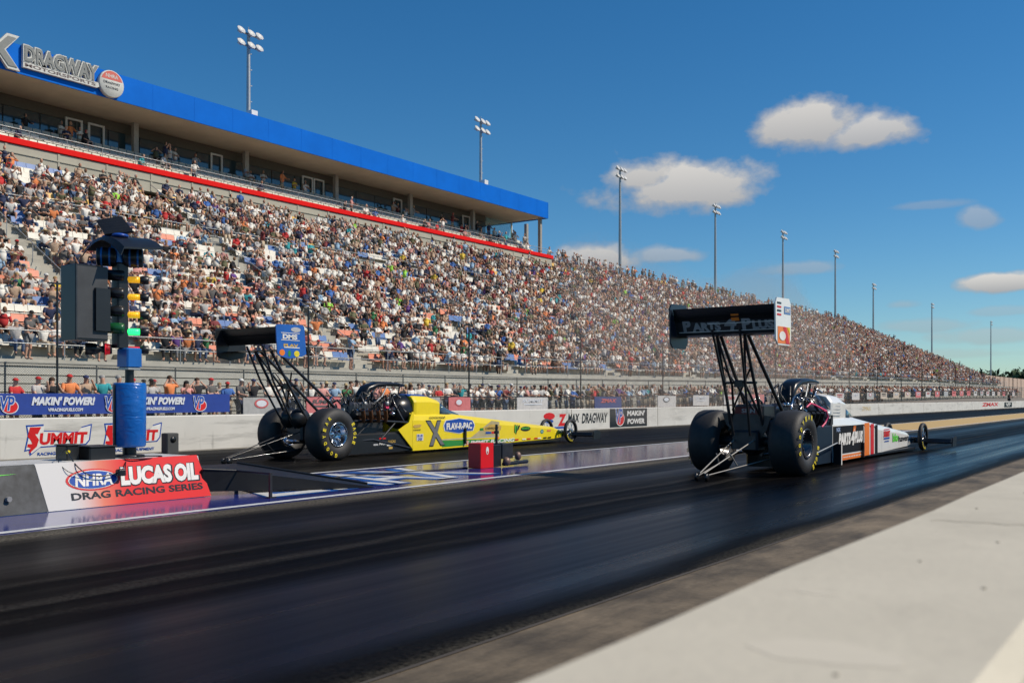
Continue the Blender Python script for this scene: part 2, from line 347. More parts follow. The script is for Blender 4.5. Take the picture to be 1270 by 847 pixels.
# letters painted on the centre strip (mostly hidden, blue outline with white)
LB = mat('bright_blue_line_paint', (.02, .12, .42), .35)
mg = lambda u, v, o: (-9.75+v, u, o)   # u along the track, v across towards the near lane
m = MB()
def gtext(t, u, v, w, h, off, mm, bold):
    tv, tf = text2d(t, 0, bold); m.add([(-9.05-(b_*h) , u+a_*w, off) for a_, b_ in tv], tf, mm)
gtext('ZMAX', 9.0, 0, 4.2, 1.9, .004, LB, .06); gtext('ZMAX', 9.0, 0, 4.1, 1.8, .008, LINEW, .0)
surf('painted_letters', m)
# thin cable lying on the strip is built with the timing box
# ---- near wall
root = empty('concrete_wall', (-.4, 0, 0), label='pale grey concrete guard wall in the foreground running away to the right', cat='wall')
m = MB(); ys = np.concatenate([np.arange(-6, 20, .5), [20, 40, 80, 160, 320, 640]])
secs = []
for y in ys:
    w = .004*math.sin(y*3.1)+.003*math.sin(y*7.7)
    secs.append([(-.22, y, 0), (-.22, y, .3), (-.10+w, y, .775), (-.125+w, y, .797), (.235, y, .802), (.26, y, .78), (.3, y, 0)])
m.loft(secs, WALLTOP); o = m.build('wall_top', root)
m = MB(); m.prism([(.305, 0), (.305, .768), (.33, .775), (.62, .775), (.64, .76), (.64, 0)], -6, 640, WHITE, 'x', M=Matrix(((0, 1, 0, 0), (1, 0, 0, 0), (0, 0, 1, 0), (0, 0, 0, 1)))); m.build('painted_ledge', root)
m = MB()
def patch(cx, cy, rx, ry, mm, z, seed):
    r_ = random.Random(seed); n_ = 26; ph = [r_.uniform(0, 6) for _ in range(4)]
    m.poly([(cx+rx*math.cos(a)*(1+.1*math.sin(2*a+ph[0])+.07*math.sin(5*a+ph[1])), cy+ry*math.sin(a)*(1+.12*math.sin(3*a+ph[2])+.06*math.sin(7*a+ph[3]))) for a in [2*math.pi*i/n_ for i in range(n_)]], lambda u, v, o: (u, v, .79735+.0139*(u+.125)), z, mm)
PT = mat('patched_concrete', (.58, .53, .425), .8, vary=.03, spec=.2); CR = mat('crack_dark', (.22, .19, .14), .95)  # plain dark brown for the wall pits and barrier joints
patch(.085, 1.03, .075, .05, PT, .8035, 3); patch(-.03, 1.35, .03, .012, PT, .8035, 5)
m.build('repair_patch', root)
m = MB()
for y0_, seed in ((2.3, 1), (7.6, 4), (12.5, 6)):
    r_ = random.Random(seed); pts = [(-.08+.24*i/14, y0_+r_.uniform(-.012, .012)) for i in range(15)]
    m.tube([(x, y, .7965+.0139*(x+.125)) for x, y in pts], .0016, mat('faint_crack', (.27, .24, .185), .95), n=4)
for (x, y, r_) in ((.03, 1.7, .003), (.1, 2.0, .004), (-.04, 2.6, .004), (.16, 1.5, .004), (.0, 3.1, .005), (.12, .95, .003)): m.ell((x, y, .797+.0139*(x+.125)), (r_, r_*1.4, .002), CR, n=8, k=4)
m.build('crack', root)
root.location = (-.41, 0, 0)
# ---- far barrier wall
BX = -16.6
root = empty('barrier_wall', (BX, 0, 0), label='long low white concrete barrier along the far lane with sponsor lettering', cat='wall')
m = MB(); m.prism([(-.3, 0), (-.2, .2), (-.15, .70), (-.13, .72), (-.02, .72), (0, .70), (0, 0)], -12, 700, BARW, 'x', M=Matrix(((0, 1, 0, 0), (1, 0, 0, 0), (0, 0, 1, 0), (0, 0, 0, 1)))); m.build('wall', root)
m = MB()
for y in np.arange(-10, 500, 6.1): m.box(-.02, .004, y, y+.025, .01, .70, CR)
m.box(.002, .01, -12, 700, .0, .025, mat('base_grime', (.3, .28, .24), .9)); m.build('joint', root)
mp = facex(0)
def vplogo(m, u, v, h, mp, off, a=WHITE, b_=BLUE, c=RED):
    m.disc(u+.12*h, v-.1*h, .50*h, .40*h, mp, off, a); m.disc(u+.12*h, v-.1*h, .45*h, .35*h, mp, off+.003, c)
    m.text('VP', u-.02*h, v+.08*h, .88*h, .86*h, mp, off+.006, a, .15, .06); m.text('VP', u-.02*h, v+.08*h, .8*h, .78*h, mp, off+.009, b_, .15, .02)
for k, u0 in enumerate((8.74, 10.21)):
    m = MB(); u1 = u0+1.26; zz = .1
    ol = [(0, .14), (.06, .42), (.03, .60), (.12, .60), (.35, .61), (.33, .50), (.9, .46), (1.0, .47), (1.06, .55), (1.26, .60), (1.22, .30), (1.15, .22), (.28, .2), (.1, .06), (.08, .16)]
    m.poly([(u0+a, b2) for a, b2 in ol], mp, .004, BLUE)
    m.poly([(u0+.63+(a-.63)*.955, .36+(b2-.36)*.87) for a, b2 in ol], mp, .007, WHITE)
    m.poly([(u0+a, b2) for a, b2 in [(.06, .40), (.1, .56), (.3, .56), (.24, .44), (.19, .44), (.26, .34), (.22, .22), (.08, .1), (.11, .2), (.05, .22), (.06, .27), (.14, .27), (.11, .34)]], mp, .010, RED)
    m.text('UMMIT', u0+.72, .35, .90, .21, mp, .010, RED, .1, .05)
    m.text('RACING EQUIPMENT', u0+.66, .085, .85, .065, mp, .007, BLUE, 0, .02)
    m.build('painted_logo', root)
m = MB(); m.disc(25.3, .50, .32, .11, mp, .004, RED); m.disc(25.3, .34, .24, .06, mp, .004, BLUE); m.text('Z', 26.05, .37, .5, .38, mp, .004, RED, .15, .06); m.text('MAX', 26.75, .42, .72, .28, mp, .004, BLACK, .2, .04); m.text('DRAGWAY', 28.1, .40, 1.7, .34, mp, .004, BLACK, .2, .03); m.strip(25.6, 26.3, .10, .16, mp, .004, BLUE)
m.build('painted_logo', root)
m = MB(); m.strip(29.1, 31.85, .05, .70, mp, .004, BLACK); vplogo(m, 29.75, .4, .62, mp, .008); m.text("MAKIN'", 31.0, .53, 1.35, .19, mp, .008, WHITE, .1, .04); m.text('POWER', 31.0, .24, 1.3, .19, mp, .008, WHITE, .1, .04)
m.build('painted_logo', root)
m = MB(); m.text('ZMAX', 103, .45, 9, .35, mp, .004, RED, .1, .04); m.strip(111, 116, .1, .62, mp, .004, BLACK); m.text('VP', 113.5, .37, 3, .35, mp, .008, WHITE, 0, .03); m.text('ZMAX', 60.5, .42, 1.9, .25, mp, .004, GOLD, .1, 0); m.build('painted_logo', root)
# ================================================= GRANDSTAND
NR = 28; XR0 = -34.5; PITCH = .75
def rowx(i): return XR0-PITCH*i
def rowz(i, Y): b0 = 2.55+gz(Y)*.95; return b0+(15.0-b0)*i/NR
def yend(i): return 226-(i/NR)*36
YS0 = 2
CROSS = 17
root = empty('grandstand', (-34, 2, 0), label='huge concrete grandstand full of spectators rising behind the track fence', cat='grandstand')
root_off = Vector((-34, 2, 0))
class MBo(MB):
    def build(s, name, parent=None, bevel=0):
        s.v = [tuple(Vector(p)-root_off) for p in s.v]; return MB.build(s, name, parent, bevel)
m = MBo()
for i in range(NR):
    x0, x1 = rowx(i)+PITCH/2, rowx(i)-PITCH/2
    yy = [YS0]+[y for y in (45, 70, 100, 130, 155) if y < yend(i)]+[yend(i)]
    if i >= 25: yy = [82.5]+[y for y in yy if y > 83]
    for a, c in zip(yy[:-1], yy[1:]):
        za, zc = rowz(i, a), rowz(i, c); pa, pc = (rowz(i-1, a), rowz(i-1, c)) if i else (za-.2, zc-.2)
        m.add([(x0, a, pa), (x0, c, pc), (x0, c, zc), (x0, a, za), (x1, a, za), (x1, c, zc)], [(0, 1, 2, 3), (3, 2, 5, 4)], CONC)
    m.add([(x0, yy[-1], 0), (x1, yy[-1], 0), (x1, yy[-1], rowz(i, yy[-1])), (x0, yy[-1], rowz(i, yy[-1]))], [(0, 1, 2, 3)], CONC)
m.add([(-33.0, YS0, 0), (-55.2, YS0, 0), (-55.2, YS0, 15), (-34, YS0, 2.55)], [(0, 1, 2, 3)], CONC)
m.add([(-55.5, YS0, 0), (-55.5, 190, 0), (-55.5, 190, 15.6), (-55.5, YS0, 15.6)], [(0, 1, 2, 3)], CONC)
# front deck
for a, c in zip((YS0, 45, 100, 155), (45, 100, 155, 226)):
    za, zc = rowz(0, a)-.15, rowz(0, c)-.15
    m.add([(-32.9, a, za), (-33.1, a, za), (-33.1, c, zc), (-32.9, c, zc), (-32.9, a, za-.22), (-32.9, c, zc-.22)], [(0, 1, 2, 3), (4, 0, 3, 5)], CONC)
m.build('seating_steps', root)
SID = mat('pale_siding', (.62, .60, .52), .75, vary=.1, scale=1.5)
m = MBo()
for a, c in zip((YS0, 45, 100, 155), (45, 100, 155, 226)):
    for k in range(7):
        f0, f1 = k/7, (k+.86)/7
        def zz(y, f): return gz(y)+.1+(rowz(0, y)-.37-gz(y)-.1)*f
        m.add([(-33.0, a, zz(a, f0)), (-33.0, c, zz(c, f0)), (-33.0+.05, c, zz(c, f1)), (-33.0+.05, a, zz(a, f1)), (-33.12, a, zz(a, f1)), (-33.12, c, zz(c, f1))], [(0, 1, 2, 3), (3, 2, 5, 4)], SID)
    m.add([(-33.12, a, gz(a)), (-33.12, c, gz(c)), (-33.12, c, rowz(0, c)-.3), (-33.12, a, rowz(0, a)-.3)], [(0, 1, 2, 3)], mat('siding_gap', (.2, .19, .16), .9))
m.build('front_wall', root)
# aisles
SEC = 13.0; AIS = [9.5+SEC*k for k in range(17)]
for y in AIS:
    m = MBo(); mr_ = MBo()
    for i in range(NR):
        if i >= 25 and y < 83: continue
        if y+.7 > yend(i): continue
        z = rowz(i, y); m.box(rowx(i)+PITCH/2-.03, rowx(i)+.02, y-.6, y+.6, z-.21, z-.0, CONC) if False else m.box(rowx(i)+PITCH/2, rowx(i)+PITCH/2+.36, y-.6, y+.6, (rowz(i-1, y) if i else z-.2), z-.22, CONC)
        if i % 3 == 1: mr_.tube([(rowx(i), y, z), (rowx(i), y, z+.9)], .02, STEEL, 5)
    it = 24 if y < 83 else NR-1
    its = max(1, min(it, int((226-y-2)/36*NR) if y > 188 else it))
    mr_.tube([(rowx(1), y, rowz(1, y)+.9), (rowx(its), y, rowz(its, y)+.9)], .022, STEEL, 5)
    m.build('aisle_steps', root); mr_.build('aisle_handrail', root)
m = MBo()
for (x, off, y0, y1, hh) in ((-32.95, None, YS0, 225, 1.0), (rowx(CROSS)-PITCH*.45, CROSS, YS0, 204, .95), (rowx(CROSS)+PITCH*.45, CROSS-1, YS0, 204, .5)):
    yy = np.arange(y0, y1, 2.4)
    zf = (lambda q: rowz(0, q)-.15) if off is None else (lambda q, k=off: rowz(k, q))
    for q in yy: m.tube([(x, q, zf(q)), (x, q, zf(q)+hh)], .022, STEEL, 5)
    for h in (hh, hh*.55):
        m.tube([(x, q, zf(q)+h) for q in (y0, 45, 100, 155, y1)], .022, STEEL, 5)
m.build('railing', root)
# wall behind the top rows, under the tower balcony
# ---- tower
root2 = empty('suite_tower', (-54, 2, 14), label='blue roofed suite tower with glass front and red trimmed balcony above the stand', cat='building')
root_off = Vector((-54, 2, 14)); TY0, TY1 = 2, 80.7
TW = mat('tower_wall', (.40, .375, .30), .85, vary=.08, scale=.6)
m = MBo(); m.box(-54.0, -53.3, TY0, TY1+1, 13.9, 15.02, TW); m.box(-60.2, -54.0, TY0, TY1+1, 14.3, 15.1, TW)
for y in np.arange(TY0+1, TY1, 3.0): m.box(-53.3, -53.26, y, y+.12, 13.95, 15.0, TW)
m.box(-53.3, -53.24, TY0, TY1, 14.55, 14.62, TW); m.build('concrete_wall', root2)
TRED = mat('red_trim', (.75, .006, .004), .6, vary=.05, spec=.15)
m = MBo(); m.box(-53.5, -53.2, TY0, TY1+1.2, 15.06, 15.40, TRED); m.box(-60, -53.5, TY1+1.0, TY1+1.2, 15.12, 15.36, TRED); m.build('red_fascia', root2, bevel=.02)
m = MBo()
for k in range(3): m.box(-54.2-.8*k-.8, -54.2-.8*k+(.68 if k == 0 else 0), TY0, TY1+1, 15.1, 15.15+.55*k, CONC)
m.box(-60.1, -56.6, TY0, TY1+1, 15.1, 16.25, CONC); m.build('balcony_floor', root2)
GL = mat('tower_glass', (.035, .06, .07), .05, spec=1.0, vary=.1)
m = MBo()
for k, y in enumerate(np.arange(TY0, TY1-6.5, 2.25)): m.box(-57.55, -57.5, y+.04, y+2.21, 16.3, 18.35, GL)
m.build('glazing', root2)
m = MBo(); m.box(-57.55, -57.5, TY1-4.5, TY1-.12, 16.3, 18.9, mat('clear_glass', (.2, .45, .5), .05, spec=.6, vary=0, alpha=.35)); m.build('end_glazing', root2)
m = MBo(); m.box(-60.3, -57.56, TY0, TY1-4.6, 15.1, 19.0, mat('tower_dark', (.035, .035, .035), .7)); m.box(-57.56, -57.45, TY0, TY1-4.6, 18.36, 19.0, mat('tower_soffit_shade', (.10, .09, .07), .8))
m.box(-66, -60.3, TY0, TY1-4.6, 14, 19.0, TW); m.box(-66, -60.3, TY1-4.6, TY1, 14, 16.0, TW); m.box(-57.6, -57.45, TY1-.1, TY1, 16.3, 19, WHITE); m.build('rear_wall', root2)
RB = mat('blue_metal_cladding', (.002, .14, .60), .6, vary=.08, scale=.5, spec=.08)
m = MBo(); m.box(-66, -53.35, TY0, TY1-.2, 19.0, 19.12, mat('soffit_panel', (.46, .40, .29), .85, vary=.12, scale=.5)); m.build('soffit', root2)
m = MBo(); m.box(-66, -53.2, TY0, TY1, 19.13, 20.45, RB); m.box(-53.2, -53.12, TY0, TY1+.02, 18.95, 20.55, RB); m.box(-66, -53.12, TY1, TY1+.1, 18.95, 20.55, RB)
for y in np.arange(TY0+.5, TY1, 3.05): m.box(-53.13, -53.112, y, y+.02, 18.96, 20.54, RB)
m.build('blue_roof', root2)
for y in [28.2+9*k-18 for k in range(9)]:
    m = MBo(); m.box(-56.9, -56.6, y-.17, y+.17, 15.3, 19.0, mat('column_paint', (.33, .31, .27), .8)); m.build('column', root2)
m = MBo(); m.box(-53.9, -53.6, TY1-.6, TY1-.3, 15.3, 19.0, MATS['column_paint']); m.build('column', root2)
for y, w in ((32.8, 1.0), (34.3, 1.0), (43.6, .9), (52.2, 1.0), (53.4, 1.0), (62.7, 1.0), (72.4, 1.0), (23, 1), (13, 1)):
    m = MBo(); x = -57.45; FR = mat('door_frame', (.6, .59, .55), .6)
    for a in (y, y+w): m.box(x, x+.1, a, a+.13, 16.3, 18.5, FR)
    m.box(x, x+.1, y+.13, y+w, 18.38, 18.5, FR); m.build('door_frame', root2)
m = MBo()
for q in np.arange(TY0, TY1+1, 2.2): m.tube([(-53.35, q, 15.4), (-53.35, q, 15.95)], .02, STEEL, 5)
m.tube([(-53.35, TY0, 15.95), (-53.35, TY1+1, 15.95)], .025, STEEL, 5); m.tube([(-53.35, TY0, 15.68), (-53.35, TY1+1, 15.68)], .018, STEEL, 5)
for q in np.arange(TY0, TY1+1, 2.2): m.tube([(-56.5, q, 16.25), (-56.5, q, 17.0)], .02, DMETAL, 5)
m.tube([(-56.5, TY0, 17.0), (-56.5, TY1+1, 17.0)], .02, DMETAL, 5); m.build('railing', root2)
# ---- roof sign (things hanging on the fascia stay top level)
SX = -53.0
sg = empty('roof_sign', (SX, 26, 19.6), label='grey raised letters with white outline on the blue roof fascia, top left', cat='sign'); root_off = Vector((SX, 26, 19.6))
SG1 = mat('sign_white_edge', (.56, .56, .52), .6); SG2 = mat('sign_grey_face', (.20, .21, .20), .6)
def raised(t, u, v, w, h, bold, dx0, dx1, mm, side, shear=0):
    m = MBo(); tv, tf = text2d(t, shear, bold)
    P0 = [(SX+dx0, u+a*w, v+b2*h) for a, b2 in tv]; P1 = [(SX+dx1, u+a*w, v+b2*h) for a, b2 in tv]
    m.add(P1, tf, mm)
    cnt = {}
    for q in tf:
        for a, b2 in zip(q, q[1:]+q[:1]): cnt[(a, b2)] = 1
    ed = [e for e in cnt if (e[1], e[0]) not in cnt]; n_ = len(P0)
    m.add(P0+P1, [(a, b2, b2+n_, a+n_) for a, b2 in ed], side)
    return m
for t, u, w, h, v in (('ZMA', 22.4, 5.6, 1.6, 20.0), ('X', 26.5, 1.9, 1.6, 19.95)):
    raised(t, u, v, w+.35, h+.3, .07, -.08, .12, SG1, SG1).build('letters_edge', sg); raised(t, u, v, w, h, .035, .121, .16, SG2, SG2).build('letters', sg)
raised('DRAGWAY', 30.05, 20.1, 4.5, 1.0, .09, -.08, .12, SG1, SG1).build('letters_edge', sg); raised('DRAGWAY', 30.05, 20.1, 4.35, .88, .03, .121, .16, SG2, SG2).build('letters', sg)
m = MBo(); m.prism([(27.8, 19.3), (32.2, 19.3), (32.4, 19.45), (32.3, 19.62), (27.8, 19.62)], SX-.08, SX+.1, SG1); m.build('ribbon', sg)
m = MBo(); m.text('MOTORSPORTS', 30.0, 19.46, 4.2, .19, facex(SX), .104, mat('sign_dark_text', (.12, .09, .09), .7), 0, .03); m.build('ribbon_text', sg)
cs = empty('round_sign', (SX, 33.1, 19.75), label='round white sign with red top on the blue roof fascia', cat='sign'); root_off = Vector((SX, 33.1, 19.75))
m = MBo(); m.lathe([(-.08, 0), (-.08, .80), (.14, .80), (.17, .77), (.17, 0)], (SX, 33.1, 19.75), (1, 0, 0), SG1, 32); m.build('disc', cs)
m = MBo(); mp = facex(SX); P = []
m.poly([(33.1+.70*math.cos(a), 19.8+.70*math.sin(a)) for a in np.linspace(.25, math.pi-.25, 18)], mp, .175, mat('faded_red', (.6, .12, .09), .6))
m.text('NHRA', 33.1, 20.2, .8, .22, mp, .179, SG1, 0, .02); m.text('DRAGWAY', 33.1, 19.78, 1.1, .16, mp, .175, BLACK, 0, .04); m.text('RACING', 33.1, 19.5, .8, .14, mp, .175, BLACK, 0, .03); m.build('disc_marks', cs)
# ---- seats
SEATW = (.68, .65, .56); SEATO = (.70, .25, .15); SEATB = (.11, .20, .42); SEATY = (.72, .45, .12)
# occupancy
slots = []
for i in range(NR):
    if i == CROSS: continue
    x = rowx(i)
    y = YS0+.3; run = 0
    while y < yend(i)-.4:
        if i >= 25 and y < 83: y = 83
        if min(abs(y-a) for a in AIS) < .75: y += .5; run = 0; continue
        if run <= 0:
            p = random.random()
            if i > CROSS: c = SEATW if p < .66 else SEATB if p < .86 else SEATY
            else: c = SEATW if p < .62 else SEATO if p < .84 else SEATB
            run = random.choice((1, 2, 2, 3, 4))
        run -= 1
        sx = int((y-9.5)//SEC); base = np.interp(y, [10, 30, 50, 75, 110], [.43, .53, .66, .80, .88])
        if i > CROSS: base = max(base, .70)
        loc = .5+.5*math.sin(y*.9+i*1.7)*math.sin(i*.8+y*.23)
        lf = math.sin(y*.31+i*.45)+math.sin(y*.13-i*.6+2)+math.sin(y*.47+i*.9); occ = random.random() < min(.97, base*(.78+.45*loc)+.10*lf)
        slots.append((x, y, rowz(i, y), i, c, occ)); y += .52
for k in range(3):
    y = TY0+.5
    while y < TY1:
        slots.append((-54.5-.8*k, y, 15.15+.55*k, 100+k, (.60, .58, .49), random.random() < .13)); y += .56
SEATM = mat('seat_plastic', rough=.5, attr='Col', vary=0)
SEATO_M = mat('seat_plastic_single', rough=.5, objcol=True, vary=.06)
def seat_geo():
    m = MB(); d = WHITE
    m.bbox(-.20, .20, -.25, .25, .40, .44, d, .03)
    m.add([(-.20, -.25, .52), (-.20, .25, .52), (-.27, .25, .80), (-.27, -.25, .80), (-.24, -.25, .52), (-.24, .25, .52), (-.31, .25, .80), (-.31, -.25, .80)], [(0, 1, 2, 3), (7, 6, 5, 4), (3, 2, 6, 7), (0, 3, 7, 4), (1, 5, 6, 2)], d)
    return m
def seat_lp():
    v = [(-.2, -.25, .44), (.2, -.25, .44), (.2, .25, .44), (-.2, .25, .44), (.2, -.25, .38), (.2, .25, .38), (-.27, -.25, .80), (-.27, .25, .80), (-.31, -.25, .80), (-.31, .25, .80), (-.24, -.25, .40), (-.24, .25, .40)]
    f = [(0, 1, 2, 3), (1, 4, 5, 2), (0, 3, 7, 6), (6, 7, 9, 8), (8, 9, 11, 10)]
    return np.array(v), np.array(f)
free = [s for s in slots if not s[5] and 4 < pxof(s[0], s[1]) < 1266]
free.sort(key=lambda s: -s[0]*S_+s[1]*C_)
ind = free[:300]; inds = set(id(s) for s in ind)
rest = [s for s in slots if id(s) not in inds]
sv, sf = seat_lp(); n_ = len(rest)
Vv = np.concatenate([sv+np.array([s[0]-.08, s[1], s[2]]) for s in rest]); Ff = np.concatenate([sf+len(sv)*k for k in range(n_)])
cc = np.concatenate([np.repeat(np.array([s[4]])*random.uniform(.85, 1.05), len(sf), 0) for s in rest])
o = arr_mesh('stadium_seats', Vv, [Ff], [cc], SEATM, 'stuff'); tag(o, 'rows of white, orange and blue plastic seats filling the grandstand', 'seats')
sm_ = seat_geo(); sm_.mats = [SEATO_M]; sm_.m = [0]*len(sm_.m); so_ = sm_.build('stadium_seat'); sme = so_.data; bpy.data.objects.remove(so_)
rows_ = {}
for s in ind: rows_.setdefault(s[3], []).append(s)
for i, L_ in rows_.items():
    L_.sort(key=lambda s: s[1])
    for k, s in enumerate(L_):
        o = link(bpy.data.objects.new('stadium_seat', sme)); o.location = (s[0]-.08, s[1], s[2]); o.color = (*s[4], 1)
        cn = {SEATW: 'white', SEATO: 'orange', SEATB: 'blue', SEATY: 'amber'}.get(s[4], 'cream')
        where = 'balcony row %s' % ordn(i-99) if i >= 100 else '%s row of the stand' % ordn(i+1)
        tag(o, 'empty %s plastic seat, %s, %s empty seat from the left' % (cn, where, ordn(k+1)), 'seat', 'empty seats in the grandstand')
# ================================================= PEOPLE
SKINC = [(.56, .31, .21), (.48, .26, .17), (.42, .22, .14), (.22, .11, .06), (.60, .36, .25)]
SHIRTS = [('white', (.78, .75, .68), 34), ('light grey', (.46, .44, .42), 14), ('dark grey', (.11, .105, .10), 9), ('black', (.022, .022, .025), 13), ('navy', (.025, .035, .085), 7), ('blue', (.05, .14, .40), 4.5),
          ('light blue', (.28, .42, .56), 4.5), ('red', (.52, .03, .03), 4), ('maroon', (.20, .04, .04), 5), ('orange', (.75, .24, .08), 3.5), ('tan', (.45, .32, .22), 11), ('olive', (.12, .12, .06), 4), ('lime green', (.35, .70, .08), .5), ('yellow', (.72, .50, .06), .8),
          ('teal', (.03, .30, .33), .9), ('pink', (.62, .30, .26), 4), ('green', (.04, .18, .07), .8), ('purple', (.12, .05, .22), 1)]
SW = np.array([s[2] for s in SHIRTS]); SW = SW/SW.sum()
PANTS = [('blue jeans', (.07, .11, .20)), ('khaki shorts', (.42, .34, .24)), ('black trousers', (.02, .02, .022)), ('grey shorts', (.22, .22, .22)), ('tan shorts', (.5, .4, .28)), ('navy shorts', (.02, .03, .07))]
HAIRC = [('brown hair', (.06, .03, .015)), ('black hair', (.012, .01, .01)), ('blond hair', (.35, .22, .09)), ('grey hair', (.30, .29, .27)), ('black cap', (.015, .015, .017)), ('white cap', (.65, .64, .6)), ('red cap', (.45, .02, .02)), ('navy cap', (.02, .03, .09)), ('straw hat', (.5, .38, .2))]
def V3(*a): return np.array(a, float)
def stand_pose(arms='down', lean=0, legs=.11, stride=0):
    J = dict(pelvis=V3(0, 0, .95), spine=V3(lean*.4, 0, 1.16), chest=V3(lean*.8, 0, 1.36), neck=V3(lean+.01, 0, 1.49), head=V3(lean+.03, 0, 1.59), top=V3(lean+.03, 0, 1.70))
    for s, k in ((-1, 'l'), (1, 'r')):
        J['sh'+k] = V3(lean*.8, s*.18, 1.42); J['hip'+k] = V3(0, s*.09, .90); st = stride*s
        J['kn'+k] = V3(.03+st*.5, s*legs, .50); J['an'+k] = V3(st-.03, s*legs, .08); J['to'+k] = V3(st+.12, s*legs*1.15, .045)
        a = arms if isinstance(arms, str) else arms[0 if s < 0 else 1]
        if a == 'down': e, w, h = (.0, s*.25, 1.15), (.08, s*.26, .90), (.12, s*.25, .80)
        elif a == 'rail': e, w, h = (.18, s*.27, 1.19), (.42, s*.18, 1.13), (.50, s*.14, 1.12)
        elif a == 'phone': e, w, h = (.20, s*.25, 1.28), (.30, s*.10, 1.52), (.31, s*.06, 1.61)
        elif a == 'ears': e, w, h = (.10, s*.38, 1.38), (.05, s*.18, 1.55), (.04, s*.12, 1.62)
        elif a == 'cross': e, w, h = (.12, s*.26, 1.17), (.25, s*-.02, 1.20), (.24, s*-.10, 1.22)
        J['el'+k] = V3(*e)+V3(lean*.6, 0, 0); J['wr'+k] = V3(*w)+V3(lean*.6, 0, 0); J['ha'+k] = V3(*h)+V3(lean*.6, 0, 0)
    return J
def sit_pose(arms='lap', lean=.03, knee=.1, turn=0):
    J = dict(pelvis=V3(-.05, 0, .54), spine=V3(-.05+lean*.3, 0, .74), chest=V3(-.06+lean, 0, .95), neck=V3(-.04+lean*1.4, 0, 1.08), head=V3(-.02+lean*1.5, turn, 1.18), top=V3(-.02+lean*1.5, turn, 1.29))
    for s, k in ((-1, 'l'), (1, 'r')):
        J['sh'+k] = V3(-.06+lean, s*.18, 1.01); J['hip'+k] = V3(-.02, s*.09, .51); J['kn'+k] = V3(.40, s*(.08+knee), .54); J['an'+k] = V3(.38, s*(.08+knee*.7), .10); J['to'+k] = V3(.52, s*(.09+knee), .05)
        a = arms if isinstance(arms, str) else arms[0 if s < 0 else 1]
        if a == 'lap': e, w, h = (.02, s*.25, .76), (.26, s*.15, .66), (.33, s*.10, .64)
        elif a == 'knee': e, w, h = (.14, s*.25, .76), (.36, s*.16, .66), (.42, s*.15, .62)
        elif a == 'phone': e, w, h = (.16, s*.24, .90), (.26, s*.09, 1.12), (.28, s*.05, 1.20)
        elif a == 'ears': e, w, h = (.06, s*.38, .98), (.02, s*.19, 1.14), (.01, s*.12, 1.20)
        elif a == 'cross': e, w, h = (.05, s*.25, .78), (.20, s*-.02, .82), (.2, s*-.1, .84)
        J['el'+k] = V3(*e); J['wr'+k] = V3(*w); J['ha'+k] = V3(*h)
    return J
ED = [('pelvis', 'spine'), ('spine', 'chest'), ('chest', 'neck'), ('neck', 'head'), ('head', 'top')]
for k in 'lr': ED += [('chest', 'sh'+k), ('sh'+k, 'el'+k), ('el'+k, 'wr'+k), ('wr'+k, 'ha'+k), ('pelvis', 'hip'+k), ('hip'+k, 'kn'+k), ('kn'+k, 'an'+k), ('an'+k, 'to'+k)]
RAD = dict(pelvis=.135, spine=.125, chest=.14, neck=.052, head=.082, top=.072, sh=.062, el=.042, wr=.030, ha=.036, hip=.092, kn=.062, an=.04, to=.042)
def rad(j): return RAD.get(j) or RAD[j[:2]] if j in RAD or j[:2] in RAD else RAD[j[:-1]]
def skin_mesh(J, keep, infl=0, cut=None, name='m', material=None, sub=1, scalew=1):
    P = {k: Vector(v) for k, v in J.items()}
    rr = {k: rad(k)*scalew+infl for k in P}
    if cut:
        for a, b2, f_, nm in cut: P[nm] = P[a].lerp(P[b2], f_); rr[nm] = (rad(a)*(1-f_)+rad(b2)*f_)*scalew+infl
    ids = []; E_ = []
    for a, b2 in keep:
        for q in (a, b2):
            if q not in ids: ids.append(q)
        E_.append((ids.index(a), ids.index(b2)))
    me = bpy.data.meshes.new('t'); me.from_pydata([P[q] for q in ids], E_, []); o = bpy.data.objects.new('t', me); link(o)
    o.modifiers.new('s', 'SKIN'); 
    if not me.skin_vertices: me.skin_vertices.new()
    for i, q in enumerate(ids):
        r_ = rr[q]; me.skin_vertices[0].data[i].radius = (r_, r_); me.skin_vertices[0].data[i].use_root = (i == 0)
    sb = o.modifiers.new('d', 'SUBSURF'); sb.levels = sub; sb.render_levels = sub
    dg = bpy.context.evaluated_depsgraph_get(); dg.update()
    m2 = bpy.data.meshes.new_from_object(o.evaluated_get(dg)); m2.name = name
    m2.materials.clear(); m2.materials.append(material)
    m2.polygons.foreach_set('use_smooth', [True]*len(m2.polygons))
    bpy.data.objects.remove(o); bpy.data.meshes.remove(me); return m2
PSKIN = mat('person_skin', rough=.6, objcol=True, vary=.08, scale=10); CLOTH = mat('person_cloth', rough=.85, objcol=True, vary=.12, scale=9, bump=.3, bscale=14)
